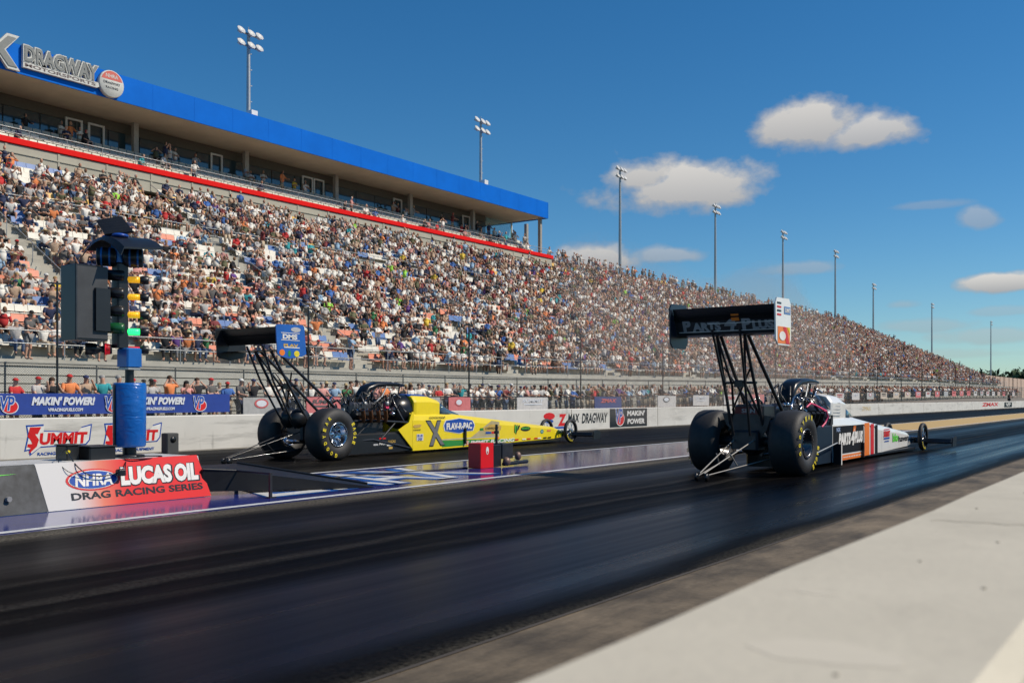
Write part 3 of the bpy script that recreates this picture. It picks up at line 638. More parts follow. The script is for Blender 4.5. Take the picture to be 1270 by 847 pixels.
def hair_mesh(J, kind):
    c = J['top']-V3(.012, 0, .035); m = MB()
    if kind == 'cap':
        m.ell(c, (.098, .092, .085), CLOTH, 12, 6, 0, math.pi*.52); m.add([(c[0]+.07, -.07+c[1], c[2]+.005), (c[0]+.19, -.055+c[1], c[2]-.012), (c[0]+.19, .055+c[1], c[2]-.012), (c[0]+.07, .07+c[1], c[2]+.005)], [(0, 1, 2, 3)], CLOTH)
    elif kind == 'hat':
        m.ell(c, (.09, .088, .1), CLOTH, 12, 6, 0, math.pi*.5); m.lathe([(.0, .08), (-.01, .2), (.008, .2), (.01, .08)], c, (0, 0, 1), CLOTH, 14)
    elif kind == 'long':
        m.ell(c+V3(-.02, 0, -.01), (.10, .097, .095), CLOTH, 12, 7, 0, math.pi*.6); m.tube([c+V3(-.06, 0, 0), c+V3(-.09, 0, -.14), c+V3(-.10, 0, -.28)], [.075, .08, .03], CLOTH, 8)
    else:
        m.ell(c+V3(-.022, 0, 0), (.093, .09, .088), CLOTH, 12, 7, 0, math.pi*.62)
    o = m.build('hair'); me = o.data; bpy.data.objects.remove(o); return me
PROTO = {}
def proto(key, J, shorts, female=False):
    sc_ = .92 if female else 1
    up = [('pelvis', 'spine'), ('spine', 'chest'), ('chest', 'nb')]; cut = [('chest', 'neck', .55, 'nb')]
    for k in 'lr': up += [('chest', 'sh'+k), ('sh'+k, 'ab'+k)]; cut += [('sh'+k, 'el'+k, .75, 'ab'+k)]
    dn = []; cd_ = []
    for k in 'lr':
        dn += [('pelvis', 'hip'+k), ('hip'+k, 'sb'+k if shorts else 'kn'+k)]
        if shorts: cd_ += [('hip'+k, 'kn'+k, .85, 'sb'+k)]
        else: dn += [('kn'+k, 'pb'+k)]; cd_ += [('kn'+k, 'an'+k, .9, 'pb'+k)]
    PROTO[key] = dict(body=skin_mesh(J, ED, 0, None, 'person', PSKIN, 1, sc_), shirt=skin_mesh(J, up, .018, cut, 'shirt', CLOTH, 1, sc_), pants=skin_mesh(J, dn, .014, cd_, 'trousers', CLOTH, 1, sc_),
                      hair={h: hair_mesh(J, h) for h in ('short', 'cap', 'hat', 'long')}, shorts=shorts)
STP = [stand_pose('rail', .06), stand_pose(('rail', 'phone'), .04), stand_pose('phone'), stand_pose('ears', .03), stand_pose('cross'), stand_pose(('down', 'rail'), .03), stand_pose('down', 0, .12, .15)]
SIP = [sit_pose('lap'), sit_pose('knee', .12, .14), sit_pose('phone', .02), sit_pose('ears', .05, .05), sit_pose('cross', -.02), sit_pose(('lap', 'knee'), .08, .16, .03), sit_pose(('phone', 'lap'), .04, .08, -.03), sit_pose('knee', .2, .05)]
for i, J in enumerate(STP): proto(('st', i), J, i % 2 == 0, i in (2, 5))
for i, J in enumerate(SIP): proto(('si', i), J, i % 3 != 0, i in (2, 6))
# ---- low polygon figures for the far crowd
def lp(J, lod):
    V_ = []; Q = []; c_ = []; T = []; ct = []
    def seg(a, b2, ra, rb, slot, wide=1.0):
        d = b2-a; d = d/np.linalg.norm(d); u = np.cross(d, V3(0, 1, 0)); 
        if np.linalg.norm(u) < .3: u = V3(0, 0, 1)
        u = u-d*np.dot(u, d); u /= np.linalg.norm(u); w = np.cross(d, u); o = len(V_)
        for p, r_ in ((a, ra), (b2, rb)):
            for k in range(4):
                t_ = math.pi/4+math.pi/2*k; V_.append(p+u*math.cos(t_)*r_*1.25+w*math.sin(t_)*r_*1.25*wide)
        for k in range(4): Q.append((o+k, o+(k+1) % 4, o+4+(k+1) % 4, o+4+k)); c_.append(slot)
        Q.append((o+3, o+2, o+1, o)); Q.append((o+4, o+5, o+6, o+7)); c_.extend([slot]*2)
    seg(J['pelvis'], J['chest'], .11, .12, 1, 1.3); seg(J['chest'], J['neck']+V3(0, 0, -.01), .12, .06, 1, 1.35)
    hc = (J['head']+J['top'])/2; o = len(V_); n1 = 6
    for t_ in (.25, .5, .75):
        for k in range(n1):
            p = 2*math.pi*k/n1; V_.append(hc+V3(.095*math.sin(t_*math.pi)*math.cos(p), .085*math.sin(t_*math.pi)*math.sin(p), .125*math.cos(t_*math.pi)))
    V_.append(hc+V3(0, 0, .125)); V_.append(hc-V3(0, 0, .125)); tp, bt = o+3*n1, o+3*n1+1
    for k in range(n1):
        k2 = (k+1) % n1; back = math.cos(2*math.pi*(k+.5)/n1) < .1
        T.append((o+k, o+k2, tp)); ct.append(3); T.append((o+2*n1+k2, o+2*n1+k, bt)); ct.append(0)
        Q.append((o+k, o+n1+k, o+n1+k2, o+k2)); c_.append(3 if back else 0); Q.append((o+n1+k, o+2*n1+k, o+2*n1+k2, o+n1+k2)); c_.append(3 if back else 0)
    for k in 'lr':
        seg(J['hip'+k], J['kn'+k], .075, .058, 2)
        if lod == 0: seg(J['kn'+k], J['an'+k], .05, .038, 0)
        seg(J['sh'+k], J['el'+k], .05, .04, 1); seg(J['el'+k], J['ha'+k], .036, .032, 0)
    return np.array(V_), np.array(Q), np.array(c_), np.array(T), np.array(ct)
LP = {(g, l, i): lp(J, l) for g, LJ in (('st', STP), ('si', SIP)) for l in (0, 1) for i, J in enumerate(LJ)}
people = []   # (x, y, z, group, pose, where)
for s in slots:
    if s[5]:
        up_ = random.random() < (.035 if s[3] < 100 else .3)
        people.append((s[0]-(.05 if not up_ else -.1), s[1]+random.uniform(-.05, .05), s[2], 'st' if up_ else 'si', random.randrange(7) if up_ else random.randrange(8), s[3]))
FX = -28.0
y = 7.5
while y < 205:
    if random.random() < .95: people.append((FX-.42+random.uniform(-.08, .03), y, gz(y)+.02, 'st', random.choice((0, 0, 1, 2, 3, 4, 5)), 'fence'))
    if y > 24 and random.random() < .5: people.append((FX-1.1+random.uniform(-.2, .2), y+.3, gz(y)+.02, 'st', random.choice((1, 2, 4, 5)), 'behind'))
    y += random.uniform(.45, .72)
for y in [17.3, 18.0, 20.5, 21.2, 23.5, 27, 28.5, 33.6, 34.2, 36.8, 38.1, 40.2, 41, 43, 44.6, 48, 51, 53, 53.7, 56, 59, 60.5, 64, 68, 70]+[random.uniform(60, 200) for _ in range(60)]:
    people.append((random.uniform(-32, -30), y, gz(y)+.02, 'st', random.choice((4, 5, 6, 6)), 'path'))
for y in np.arange(5, 220, 3.1):
    if random.random() < .45: people.append((-33.5, y+random.random(), rowz(0, y)-.15, 'st', random.choice((0, 4, 5, 6)), 'deck'))
for k in range(28): people.append((-57.0+random.uniform(0, .4), random.uniform(6, 82), 16.25, 'st', random.choice((0, 4, 5)), 'balc'))
for k in range(110):
    y = random.uniform(84, 188); people.append((-55.3, y, 15.0, 'st', random.choice((0, 2, 4, 5, 6)), 'top'))
def attrs():
    si = int(rng.choice(len(SHIRTS), p=SW)); hi = random.randrange(len(HAIRC)); pi_ = random.randrange(len(PANTS)); return si, hi, pi_, random.choice(SKINC)
people = [(p, attrs()) for p in people]
vis = [q for q in people if 6 < pxof(q[0][0], q[0][1]) < 1262]
vis.sort(key=lambda q: -q[0][0]*S_+q[0][1]*C_)
indp = vis[:298]; ids_ = set(id(q) for q in indp); restp = [q for q in people if id(q) not in ids_]
WHERE = {'fence': 'at the trackside fence', 'behind': 'behind the fence crowd', 'path': 'by the stand wall', 'deck': 'on the lowest stand deck', 'balc': 'on the balcony', 'top': 'on the top of the stand'}
grp = {}
for q in indp: grp.setdefault(q[0][5], []).append(q)
for w, L_ in grp.items():
    L_.sort(key=lambda q: q[0][1])
    for k, (p, (si, hi, pi_, sk)) in enumerate(L_):
        P_ = PROTO[(p[3], p[4])]; hn = HAIRC[hi][0]; hk = 'hat' if 'hat' in hn else 'cap' if 'cap' in hn else ('long' if p[4] in (2, 5, 6) else 'short')
        sc_ = random.uniform(.93, 1.04) if p[3] == 'st' else random.uniform(.95, 1.03)
        o = link(bpy.data.objects.new('person', P_['body'])); o.location = p[:3]; o.rotation_euler = (0, 0, random.uniform(-.5, .5)); o.scale = (sc_,)*3; o.color = (*sk, 1)
        pn = PANTS[pi_][0]
        for nm, me, c in (('shirt', P_['shirt'], SHIRTS[si][1]), ('trousers', P_['pants'], PANTS[pi_][1]), ('cap' if hk == 'cap' else 'hat' if hk == 'hat' else 'hair', P_['hair'][hk], HAIRC[hi][1])):
            ch = link(bpy.data.objects.new(nm, me)); ch.parent = o; ch.color = (*c, 1)
        if isinstance(w, str): lab = 'person in %s shirt and %s %s, %s from left' % (SHIRTS[si][0], hn, WHERE[w], ordn(k+1))
        else: lab = 'seated spectator in %s shirt, %s, %s stand row, %s from the left' % (SHIRTS[si][0], hn, ordn(w+1), ordn(k+1))
        if p[3] == 'st' and not isinstance(w, str): lab = lab.replace('seated spectator', 'standing spectator')
        tag(o, lab, 'person', 'spectators at the fence' if w in ('fence', 'behind') else 'people walking by the stand' if w in ('path', 'deck') else 'spectators in the grandstand')
Vs, Qs, Ts, CQ, CT = [], [], [], [], []; off = 0
for p, (si, hi, pi_, sk) in restp:
    l = 0 if p[1] < 110 else 1
    v, q, cq, t_, ct_ = LP[(p[3], l, p[4])]
    a = random.uniform(-.6, .6); c, s = math.cos(a), math.sin(a); k = random.uniform(.93, 1.06)
    vv = v*k; vv = np.stack([vv[:, 0]*c-vv[:, 1]*s, vv[:, 0]*s+vv[:, 1]*c, vv[:, 2]], 1)+np.array(p[:3])
    tab = np.array([sk, SHIRTS[si][1], PANTS[pi_][1], HAIRC[hi][1]])*random.uniform(.8, 1.1)
    Vs.append(vv); Qs.append(q+off); Ts.append(t_+off); CQ.append(tab[cq]); CT.append(tab[ct_]); off += len(vv)
CROWDM = mat('crowd_cloth', rough=.85, attr='Col', vary=0)
o = arr_mesh('crowd', np.concatenate(Vs), [np.concatenate(Qs), np.concatenate(Ts)], [np.concatenate(CQ), np.concatenate(CT)], CROWDM, 'stuff')
tag(o, 'dense crowd of thousands of spectators further up and along the grandstand', 'crowd')
# ================================================= FENCE, BANNERS, MASTS
root = empty('trackside_fence', (FX, 0, 0), label='low black rail fence where spectators lean behind the far barrier', cat='fence')
m = MB()
ys = np.arange(6, 206, 2.4)
for y in ys: m.tube([(0, y, gz(y)), (0, y, gz(y)+1.12)], .025, BLACK, 5)
for h in (1.12, .62, .14): m.tube([(0, y, gz(y)+h) for y in (6, 45, 100, 155, 206)], .022, BLACK, 5)
m.build('rail', root)
MESH = bpy.data.materials.new('chain_link'); MESH.use_nodes = True; t, n, l, b = nodes(MESH)
b.inputs['Base Color'].default_value = (.10, .105, .10, 1); b.inputs['Roughness'].default_value = .6
g = n.new('ShaderNodeNewGeometry'); mp_ = n.new('ShaderNodeMapping'); mp_.inputs['Rotation'].default_value = (R(45), 0, 0); l.new(g.outputs['Position'], mp_.inputs[0])
sx = n.new('ShaderNodeSeparateXYZ'); l.new(mp_.outputs[0], sx.inputs[0])
def fr(sock):
    a = n.new('ShaderNodeMath'); a.operation = 'MULTIPLY'; a.inputs[1].default_value = 18; l.new(sock, a.inputs[0])
    f_ = n.new('ShaderNodeMath'); f_.operation = 'FRACT'; l.new(a.outputs[0], f_.inputs[0])
    c = n.new('ShaderNodeMath'); c.operation = 'LESS_THAN'; c.inputs[1].default_value = .13; l.new(f_.outputs[0], c.inputs[0]); return c.outputs[0]
ma = n.new('ShaderNodeMath'); ma.operation = 'MAXIMUM'; l.new(fr(sx.outputs[1]), ma.inputs[0]); l.new(fr(sx.outputs[2]), ma.inputs[1]); l.new(ma.outputs[0], b.inputs['Alpha'])
m = MB()
for a, c in zip((6, 45, 100, 155), (45, 100, 155, 206)): m.add([(.03, a, gz(a)+.05), (.03, c, gz(c)+.05), (.03, c, gz(c)+1.1), (.03, a, gz(a)+1.1)], [(0, 1, 2, 3)], MESH)
m.build('wire_mesh', root)
# inner chain link fence by the stand wall
root = empty('chain_link_fence', (-29.6, 0, 0), label='tall grey chain link fence with steel posts before the stand front wall', cat='fence')
m = MB(); k_ = mat('fence_post_grey', (.16, .165, .15), .6, metal=.3)
for y in np.arange(6, 222, 3.0): m.tube([(0, y, gz(y)), (0, y, gz(y)+2.15)], .03, k_, 5)
m.tube([(0, y, gz(y)+2.15) for y in (6, 45, 100, 155, 222)], .025, k_, 5); m.build('post_and_rail', root)
m = MB()
for a, c in zip((6, 45, 100, 155), (45, 100, 155, 222)): m.add([(.03, a, gz(a)+.05), (.03, c, gz(c)+.05), (.03, c, gz(c)+2.12), (.03, a, gz(a)+2.12)], [(0, 1, 2, 3)], MESH)
m.build('wire_mesh', root)
# tall black posts along the trackside fence
m = MB(); m.tube([(0, 0, 0), (0, 0, 4.6)], .038, BLACK, 6)
m.box(-.1, .1, -.1, .1, 0, .04, BLACK); m.box(-.04, .04, -.3, .3, 4.5, 4.55, BLACK)
po = m.build('fence_post'); py_ = [15.85+10.1*k for k in range(19)]
for k, y in enumerate(py_):
    o = po if k == 0 else link(po.copy()); o.location = (FX-.18, y, gz(y))
    tag(o, 'tall thin black post at the spectator fence, %s post from the left' % ordn(k+1), 'post', 'tall posts along the spectator fence')
# banners
def banner(y0, y1, h0, h1, colm, label, marks, name='banner'):
    g_ = gz((y0+y1)/2); o0 = Vector((FX+.08, (y0+y1)/2, g_+h0)); root = empty(name, o0, label=label, cat='banner', group='banners hung on the spectator fence')
    m = MB(); n_ = max(2, int((y1-y0)/.5)); v = []; f = []
    for i in range(n_+1):
        y = y0+(y1-y0)*i/n_; sag = .02*math.sin(i*1.7); 
        for hh, xx in ((h0, .012*math.sin(i*2.3)), (h1+.012*math.sin(i*1.1), .01*math.sin(i*1.9))): v.append((.02+xx, y-o0.y, hh-h0))
        for hh in (h0, h1): v.append((-.01, y-o0.y, hh-h0))
    for i in range(n_):
        a = i*4; f += [(a, a+4, a+5, a+1), (a+2, a+3, a+7, a+6), (a+1, a+5, a+7, a+3), (a, a+2, a+6, a+4)]
    f += [(0, 1, 3, 2), (n_*4, n_*4+2, n_*4+3, n_*4+1)]
    m.add(v, f, colm); m.build('cloth', root)
    m = MB(); gen = marks(m, lambda u, v, o: (.042+o, u-o0.y, v-h0))
    if gen is None: m.build('printed_marks', root)
    else:
        for _ in gen:
            m.build('printed_marks', root); m.v, m.f, m.m, m.sm, m.mats = [], [], [], [], []
BB = mat('banner_blue', (.012, .045, .27), .55, vary=.08)
BWH = mat('banner_print_white', (.6, .62, .66), .6)
def mk1(m, mp):
    for k in range(5):
        u = 9.2+3.25*k-.35
        if u+1 > 21.8: break
        m.text("MAKIN' POWER!", u+.55, .98, 2.0, .26, mp, .0, BWH, .25, .06); m.text('VPRACINGFUELS.COM', u+.6, .72, 1.1, .10, mp, .0, BWH, .1, .04); yield
        vplogo(m, u+2.1, .87, .52, mp, .002, BWH); yield
banner(6.5, 22.0, .58, 1.2, BB, 'long blue banner reading makin power hung on the fence at left', mk1)
BG = mat('banner_grey', (.36, .36, .35), .6); BP = mat('banner_pink', (.55, .16, .16), .6); BN = mat('banner_navy', (.03, .05, .17), .6); BT = mat('banner_tan', (.5, .42, .34), .6); BWt = mat('banner_white', (.52, .50, .48), .6)
PR = mat('print_red', (.5, .1, .1), .6); PD = mat('print_dark', (.1, .1, .1), .6)
specs = [(22.6, 24.2, BG, 'grey', 'dark swoosh'), (24.9, 26.3, BP, 'pink', 'white text')]
y = 29.6; seq = [(BG, 'grey'), (BP, 'pink'), (BWt, 'white'), (BWt, 'off white'), (BN, 'navy'), (BT, 'tan'), (BP, 'pink'), (BWt, 'white')]
def mk2(y0, y1, i):
    def f(m, mp):
        c = (y0+y1)/2; w = y1-y0; ink = (PR, PD, BWH, PR, BWH)[i % 5]
        if i % 3 == 0: m.disc(c-w*.05, .87, w*.18, .17, mp, 0, ink); m.disc(c-w*.05, .87, w*.13, .12, mp, .003, BWH if ink is not BWH else PR)
        elif i % 3 == 1: m.text('SUMMIT', c, .93, w*.7, .16, mp, 0, ink, .2, .04); m.strip(c-w*.3, c+w*.3, .72, .78, mp, 0, ink)
        else: m.text('ZMAX', c, .88, w*.6, .22, mp, 0, ink, .2, .04)
    return f
banner(22.6, 24.4, .35, 1.08, BG, 'grey banner with dark marks just right of the long blue banner', mk2(22.6, 24.4, 0))
k = 0; specs = [(25.6, 27.4, BP, 'pink'), (31.1, 33.6, BG, 'grey'), (34.2, 35.8, BP, 'pink'), (39.6, 42.4, BWt, 'white'), (47.2, 50.3, BN, 'navy')]
y = 55
while y < 200:
    c, nm = random.choice([(BWt, 'white'), (BWt, 'white'), (BT, 'tan'), (BP, 'pink'), (BG, 'grey')]); specs.append((y, y+2.6, c, nm)); y += 5.2
for k, (a, c, cm, nm) in enumerate(specs):
    banner(a, c, .4, 1.1, cm, '%s rectangular banner on the spectator fence, %s right of the grey one' % (nm, ordn(k+1)), mk2(a, c, k+1))
# floodlight masts
POLES = [(49.1, 29.7), (78.7, 29.8), (107.8, 30.3), (137.3, 30.4), (166.4, 30.5), (196.3, 30.8), (224, 28.5), (282, 27), (373, 28)]
def mast(h, head):
    root = empty('floodlight_mast', (0, 0, 0)); m = MB(); m.tube([(0, 0, 0), (0, 0, h*.5), (0, 0, h)], [.30, .22, .13], STEEL, 10)
    for q in np.arange(3, h-1, 1.2): m.box(-.03, .03, .2, .34, q, q+.06, STEEL)
    m.build('pole', root); m = MB(); m.box(-.06, .06, -1.05, 1.05, h-.1, h+.02, STEEL); m.box(-.06, .06, -1.05, 1.05, h-1.0, h-.9, STEEL); m.tube([(0, 0, h), (0, 0, h+.5)], .03, STEEL, 5); m.build('crossbar', root)
    for a in (-.95, .05, .85):
        for zz in (h, h-.9):
            m = MB(); M = Matrix.Translation((.25, a, zz-.05)) @ Matrix.Rotation(R(55), 4, 'Y')
            LH = mat('lamp_housing', (.55, .55, .53), .4, metal=.2)
            v0 = MB(); v0.lathe([(-.18, .05), (-.15, .18), (.05, .33), (.1, .36), (.1, .33), (.04, .0)], (0, 0, 0), (0, 0, 1), LH, 12)
            m.add(v0.v, v0.f, LH, True, M); m.build('lamp', root)
    return root
def copy_tree(o, parent=None):
    c = link(o.copy()); c.parent = parent
    for ch in o.children: copy_tree(ch, c)
    return c
base = mast(28.5, 0); copies = [base]+[copy_tree(base) for _ in POLES[1:]]
for k, (y, h) in enumerate(POLES):
    o = copies[k]; x = -60 if k > 1 else -61.5; o.location = (x, y*(x/-60), 0)
    d = h+ (.2 if k < 2 else -.3); o.scale = (1, 1, d/28.5) if k != 6 else (1, 1, .93)
    if k < 2:
        m = MB(); m.box(.15, .75, -.3, .3, 21.4, 22.6, WHITE); m.build('equipment_box', o)
    tag(o, 'tall floodlight mast with lamp cluster behind the stand, %s mast from the left' % ordn(k+1), 'floodlight mast', 'floodlight masts behind the grandstand')
# far end wall, trees
m = MB(); m.prism([(0, 0), (170, 0), (170, 4.6), (0, 4.6)], 0, .3, mat('far_wall_paint', (.48, .36, .28), .8))
for q in np.arange(0, 170, 6): m.box(.3, .4, q, q+.3, 0, 4.6, MATS['far_wall_paint'])
o = m.build('end_wall'); o.location = (-36, 215, 1.1); tag(o, 'low pinkish wall running on beyond the far end of the grandstand', 'wall')
n_ = 52000; LEAF = bpy.data.materials.new('leaf'); LEAF.use_nodes = True; LEAF = mat('woodland_leaf', rough=.8, attr='Col', vary=0)
cx, cy, cr = [], [], []
for k in range(300):
    t_ = random.random(); x = -560+t_*1100; cx.append(x); cy.append(560+.05*x+random.uniform(-18, 25)); cr.append(random.uniform(5, 8.5))
cx, cy, cr = map(np.array, (cx, cy, cr)); idx = rng.integers(0, 300, n_); d = rng.normal(size=(n_, 3)); d /= np.linalg.norm(d, axis=1)[:, None]; rr_ = rng.uniform(.55, 1.05, n_)
P = np.stack([cx[idx]+d[:, 0]*cr[idx]*rr_, cy[idx]+d[:, 1]*cr[idx]*rr_, np.maximum(0, cr[idx]*.95+d[:, 2]*cr[idx]*rr_)], 1)
q = rng.normal(size=(n_, 2, 3))*.75; V_ = np.stack([P-q[:, 0], P+q[:, 1], P+q[:, 0], P-q[:, 1]], 1).reshape(-1, 3)
cl = np.array([.035, .065, .022])*rng.uniform(.6, 1.6, (n_, 1)); o = arr_mesh('woodland', V_, [np.arange(n_*4).reshape(-1, 4)], [cl], LEAF, 'stuff'); tag(o, 'dark green line of distant trees on the horizon', 'woodland')
# official by the barrier far away
P_ = PROTO[('st', 4)]; o = link(bpy.data.objects.new('person', P_['body'])); o.location = (-17.6, 121, .02); o.color = (.4, .22, .15, 1)
for nm, me, c in (('shirt', P_['shirt'], (.02, .02, .02)), ('trousers', P_['pants'], (.02, .02, .025)), ('hair', P_['hair']['cap'], (.02, .02, .02))):
    ch = link(bpy.data.objects.new(nm, me)); ch.parent = o; ch.color = (*c, 1)
tag(o, 'lone person in black standing beyond the white barrier at far right', 'person')
# ================================================= START LINE EQUIPMENT
# sponsor block (wedge platform under the light tree)
SX0, SZ = -8.81, .44
root = empty('sponsor_block', (-9.2, 4.9, 0), label='long low wedge block with red nhra drag racing sign panel under the light tree', cat='sign')
ro = Vector((-9.2, 4.9, 0)); root_off = ro
PALE = mat('platform_paint', (.5, .5, .49), .6, vary=.15)
m = MBo(); m.prism([(SX0, 0), (SX0-.12, SZ), (-9.75, SZ), (-9.85, 0)], 2.2, 6.62, PALE, 'x', M=Matrix(((0, 1, 0, 0), (1, 0, 0, 0), (0, 0, 1, 0), (0, 0, 0, 1))) ); m.build('platform', root)
def slope(u, v, o): return (SX0-.12*v/SZ+o+.006, u, v)
RG = bpy.data.materials.new('sign_fade_red'); RG.use_nodes = True; t, n, l, b = nodes(RG); b.inputs['Roughness'].default_value = .35
g = n.new('ShaderNodeTexCoord'); s = n.new('ShaderNodeSeparateXYZ'); l.new(g.outputs['Object'], s.inputs[0]); mr = n.new('ShaderNodeMapRange'); mr.inputs[1].default_value = .18; mr.inputs[2].default_value = .85; mr.interpolation_type = 'SMOOTHSTEP'; l.new(s.outputs[1], mr.inputs[0])
cr = n.new('ShaderNodeValToRGB'); e = cr.color_ramp.elements; e[0].color = (.62, .60, .57, 1); e[1].position = 1; e[1].color = (.72, .02, .015, 1); q_ = e.new(.55); q_.color = (.72, .20, .12, 1); l.new(mr.outputs[0], cr.inputs[0]); l.new(cr.outputs[0], b.inputs['Base Color'])
m = MBo(); m.poly([(4.87, 0.005), (6.70, .005), (6.60, SZ+.01), (4.80, SZ+.01)], slope, 0, RG); m.build('red_panel', root)
DP = mat('dark_scuffed_panel', (.035, .037, .04), .5, vary=.9, scale=7)
m = MBo(); m.poly([(2.2, .005), (4.865, .005), (4.795, SZ+.01), (2.2, SZ+.01)], slope, .0, DP)
m.poly([(3.4, .30), (4.62, .37), (3.4, .37)], slope, .004, LIME); m.poly([(3.4, .17), (4.3, .235), (3.4, .215)], slope, .004, LIME); m.build('dark_panel', root)
m = MBo(); m.disc(5.36, .27, .285, .105, slope, .003, RED); m.disc(5.36, .27, .26, .09, slope, .006, WHITE); m.disc(5.36, .27, .25, .083, slope, .009, BLUE)
m.text('NHRA', 5.36, .268, .40, .115, slope, .012, WHITE, .15, .04); m.build('oval_emblem', root)
m = MBo()
for t_, u, w in (('LUCAS', 5.95, .60), ('OIL', 6.43, .29)):
    m.text(t_, u+.006, .277, w+.03, .205, slope, .003, BLACK, .1, .09); m.text(t_, u, .28, w, .185, slope, .006, WHITE, .1, .06)
m.text('DRAG RACING SERIES', 5.86, .12, 1.50, .07, slope, .003, BLACK, 0, .03); m.build('lettering', root)
m = MBo(); m.tube([(SX0-.03, 4.50, .15), (SX0+.005, 4.505, .152)], .026, GREY, 8); m.build('knob', root)
# black boxes behind the sign
for k, (y0, y1, x0, x1, h, lab) in enumerate(((5.32, 5.46, -9.5, -9.28, .15, 'small black control box with yellow plug on the sign platform, left one'), (5.49, 5.78, -9.45, -9.15, .13, 'wider black control box on the sign platform beside the light tree'))):
    rt = empty('control_box', ((x0+x1)/2, (y0+y1)/2, SZ), label=lab, cat='box', group='control boxes on the sign platform'); root_off = Vector(rt.location)
    m = MBo(); m.bbox(x0, x1, y0, y1, SZ+.002, SZ+h, BLACK, .012); m.build('case', rt)
    m = MBo(); m.bbox(x0-.01, x1+.01, y0-.008, y1+.008, SZ+h, SZ+h+.012, DMETAL, .004); m.build('lid', rt)
    if k == 0:
        m = MBo(); m.tube([(x1, y0+.02, SZ+.09), (x1+.06, y0-.03, SZ+.09)], .016, TYREYEL, 8); m.build('plug', rt)
# ---- christmas tree
TX, TY = -9.3, 6.03
root = empty('starting_tree', (TX, TY, SZ), label='drag race starting light tree with amber, green and red lamps on a blue padded post', cat='starting lights')
root_off = Vector((TX, TY, SZ)); PADB = bpy.data.materials.new('blue_vinyl'); PADB.use_nodes = True; t, n, l, b = nodes(PADB)
b.inputs['Base Color'].default_value = (.004, .11, .42, 1); b.inputs['Roughness'].default_value = .3; b.inputs['Specular IOR Level'].default_value = .6
g = n.new('ShaderNodeTexCoord'); mpp = n.new('ShaderNodeMapping'); mpp.inputs['Scale'].default_value = (2.2, 2.2, 5); mpp.inputs['Rotation'].default_value = (.7, .3, 0); l.new(g.outputs['Object'], mpp.inputs[0])
ns = n.new('ShaderNodeTexNoise'); ns.inputs['Scale'].default_value = 2.2; ns.inputs['Distortion'].default_value = 1.3; ns.inputs['Detail'].default_value = 4; l.new(mpp.outputs[0], ns.inputs['Vector'])
bp = n.new('ShaderNodeBump'); bp.inputs['Strength'].default_value = .45; bp.inputs['Distance'].default_value = .03; l.new(ns.outputs['Fac'], bp.inputs['Height']); l.new(bp.outputs[0], b.inputs['Normal'])
m = MBo(); m.lathe([(0, 0), (0, .155), (.02, .165), (.65, .17), (.68, .16), (.68, 0)], (TX, TY, .55), (0, 0, 1), PADB, 40); m.build('padded_drum', root)
m = MBo(); m.box(TX-.012, TX+.012, TY-.185, TY-.165, .56, 1.21, BLACK); m.build('drum_seam', root)
m = MBo(); m.tube([(TX, TY, SZ), (TX, TY, .55)], .07, BLACK, 12); m.lathe([(0, 0), (0, .16), (.025, .15), (.03, 0)], (TX, TY, SZ+.002), (0, 0, 1), DMETAL, 20); m.tube([(TX, TY, 1.23), (TX, TY, 1.46)], .045, BLACK, 12); m.build('pole', root)
m = MBo(); m.bbox(TX-.1, TX+.1, TY-.09, TY+.09, 1.40, 1.60, mat('blue_box_paint', (.008, .12, .42), .35), .015); m.bbox(TX-.09, TX+.09, TY-.08, TY+.08, 1.37, 1.40, STEEL, .01); m.build('blue_housing', root)
HX, HY = TX-.05, TY-.078
m = MBo(); m.bbox(HX-.065, HX+.065, HY-.065, HY+.065, 1.60, 2.50, BLACK, .015); m.build('column', root)
m = MBo(); m.bbox(-9.54, -9.26, 5.40, 5.76, 1.66, 2.43, BLACK, .008); m.build('panel_box', root)
m = MBo(); m.box(-9.259, -9.252, 5.415, 5.75, 1.68, 2.41, mat('panel_grey', (.045, .047, .05), .5, vary=.2)); m.box(-9.254, -9.246, 5.40, 5.412, 1.67, 2.42, DMETAL); m.box(-9.251, -9.22, 5.60, 5.76, 1.76, 2.2, BLACK); m.build('panel_face', root)
AMB = mat('amber_lens', (.75, .42, .01), .25, emit=(1, .5, .02, .6), vary=.2, scale=40); GRN = mat('green_lens_lit', (.02, .8, .12), .3, emit=(.02, 1, .18, 2.4)); RDL = mat('red_lens', (.5, .008, .02), .25, emit=(1, .02, .03, .35)); DGR = mat('green_lens_dim', (.01, .10, .03), .3)
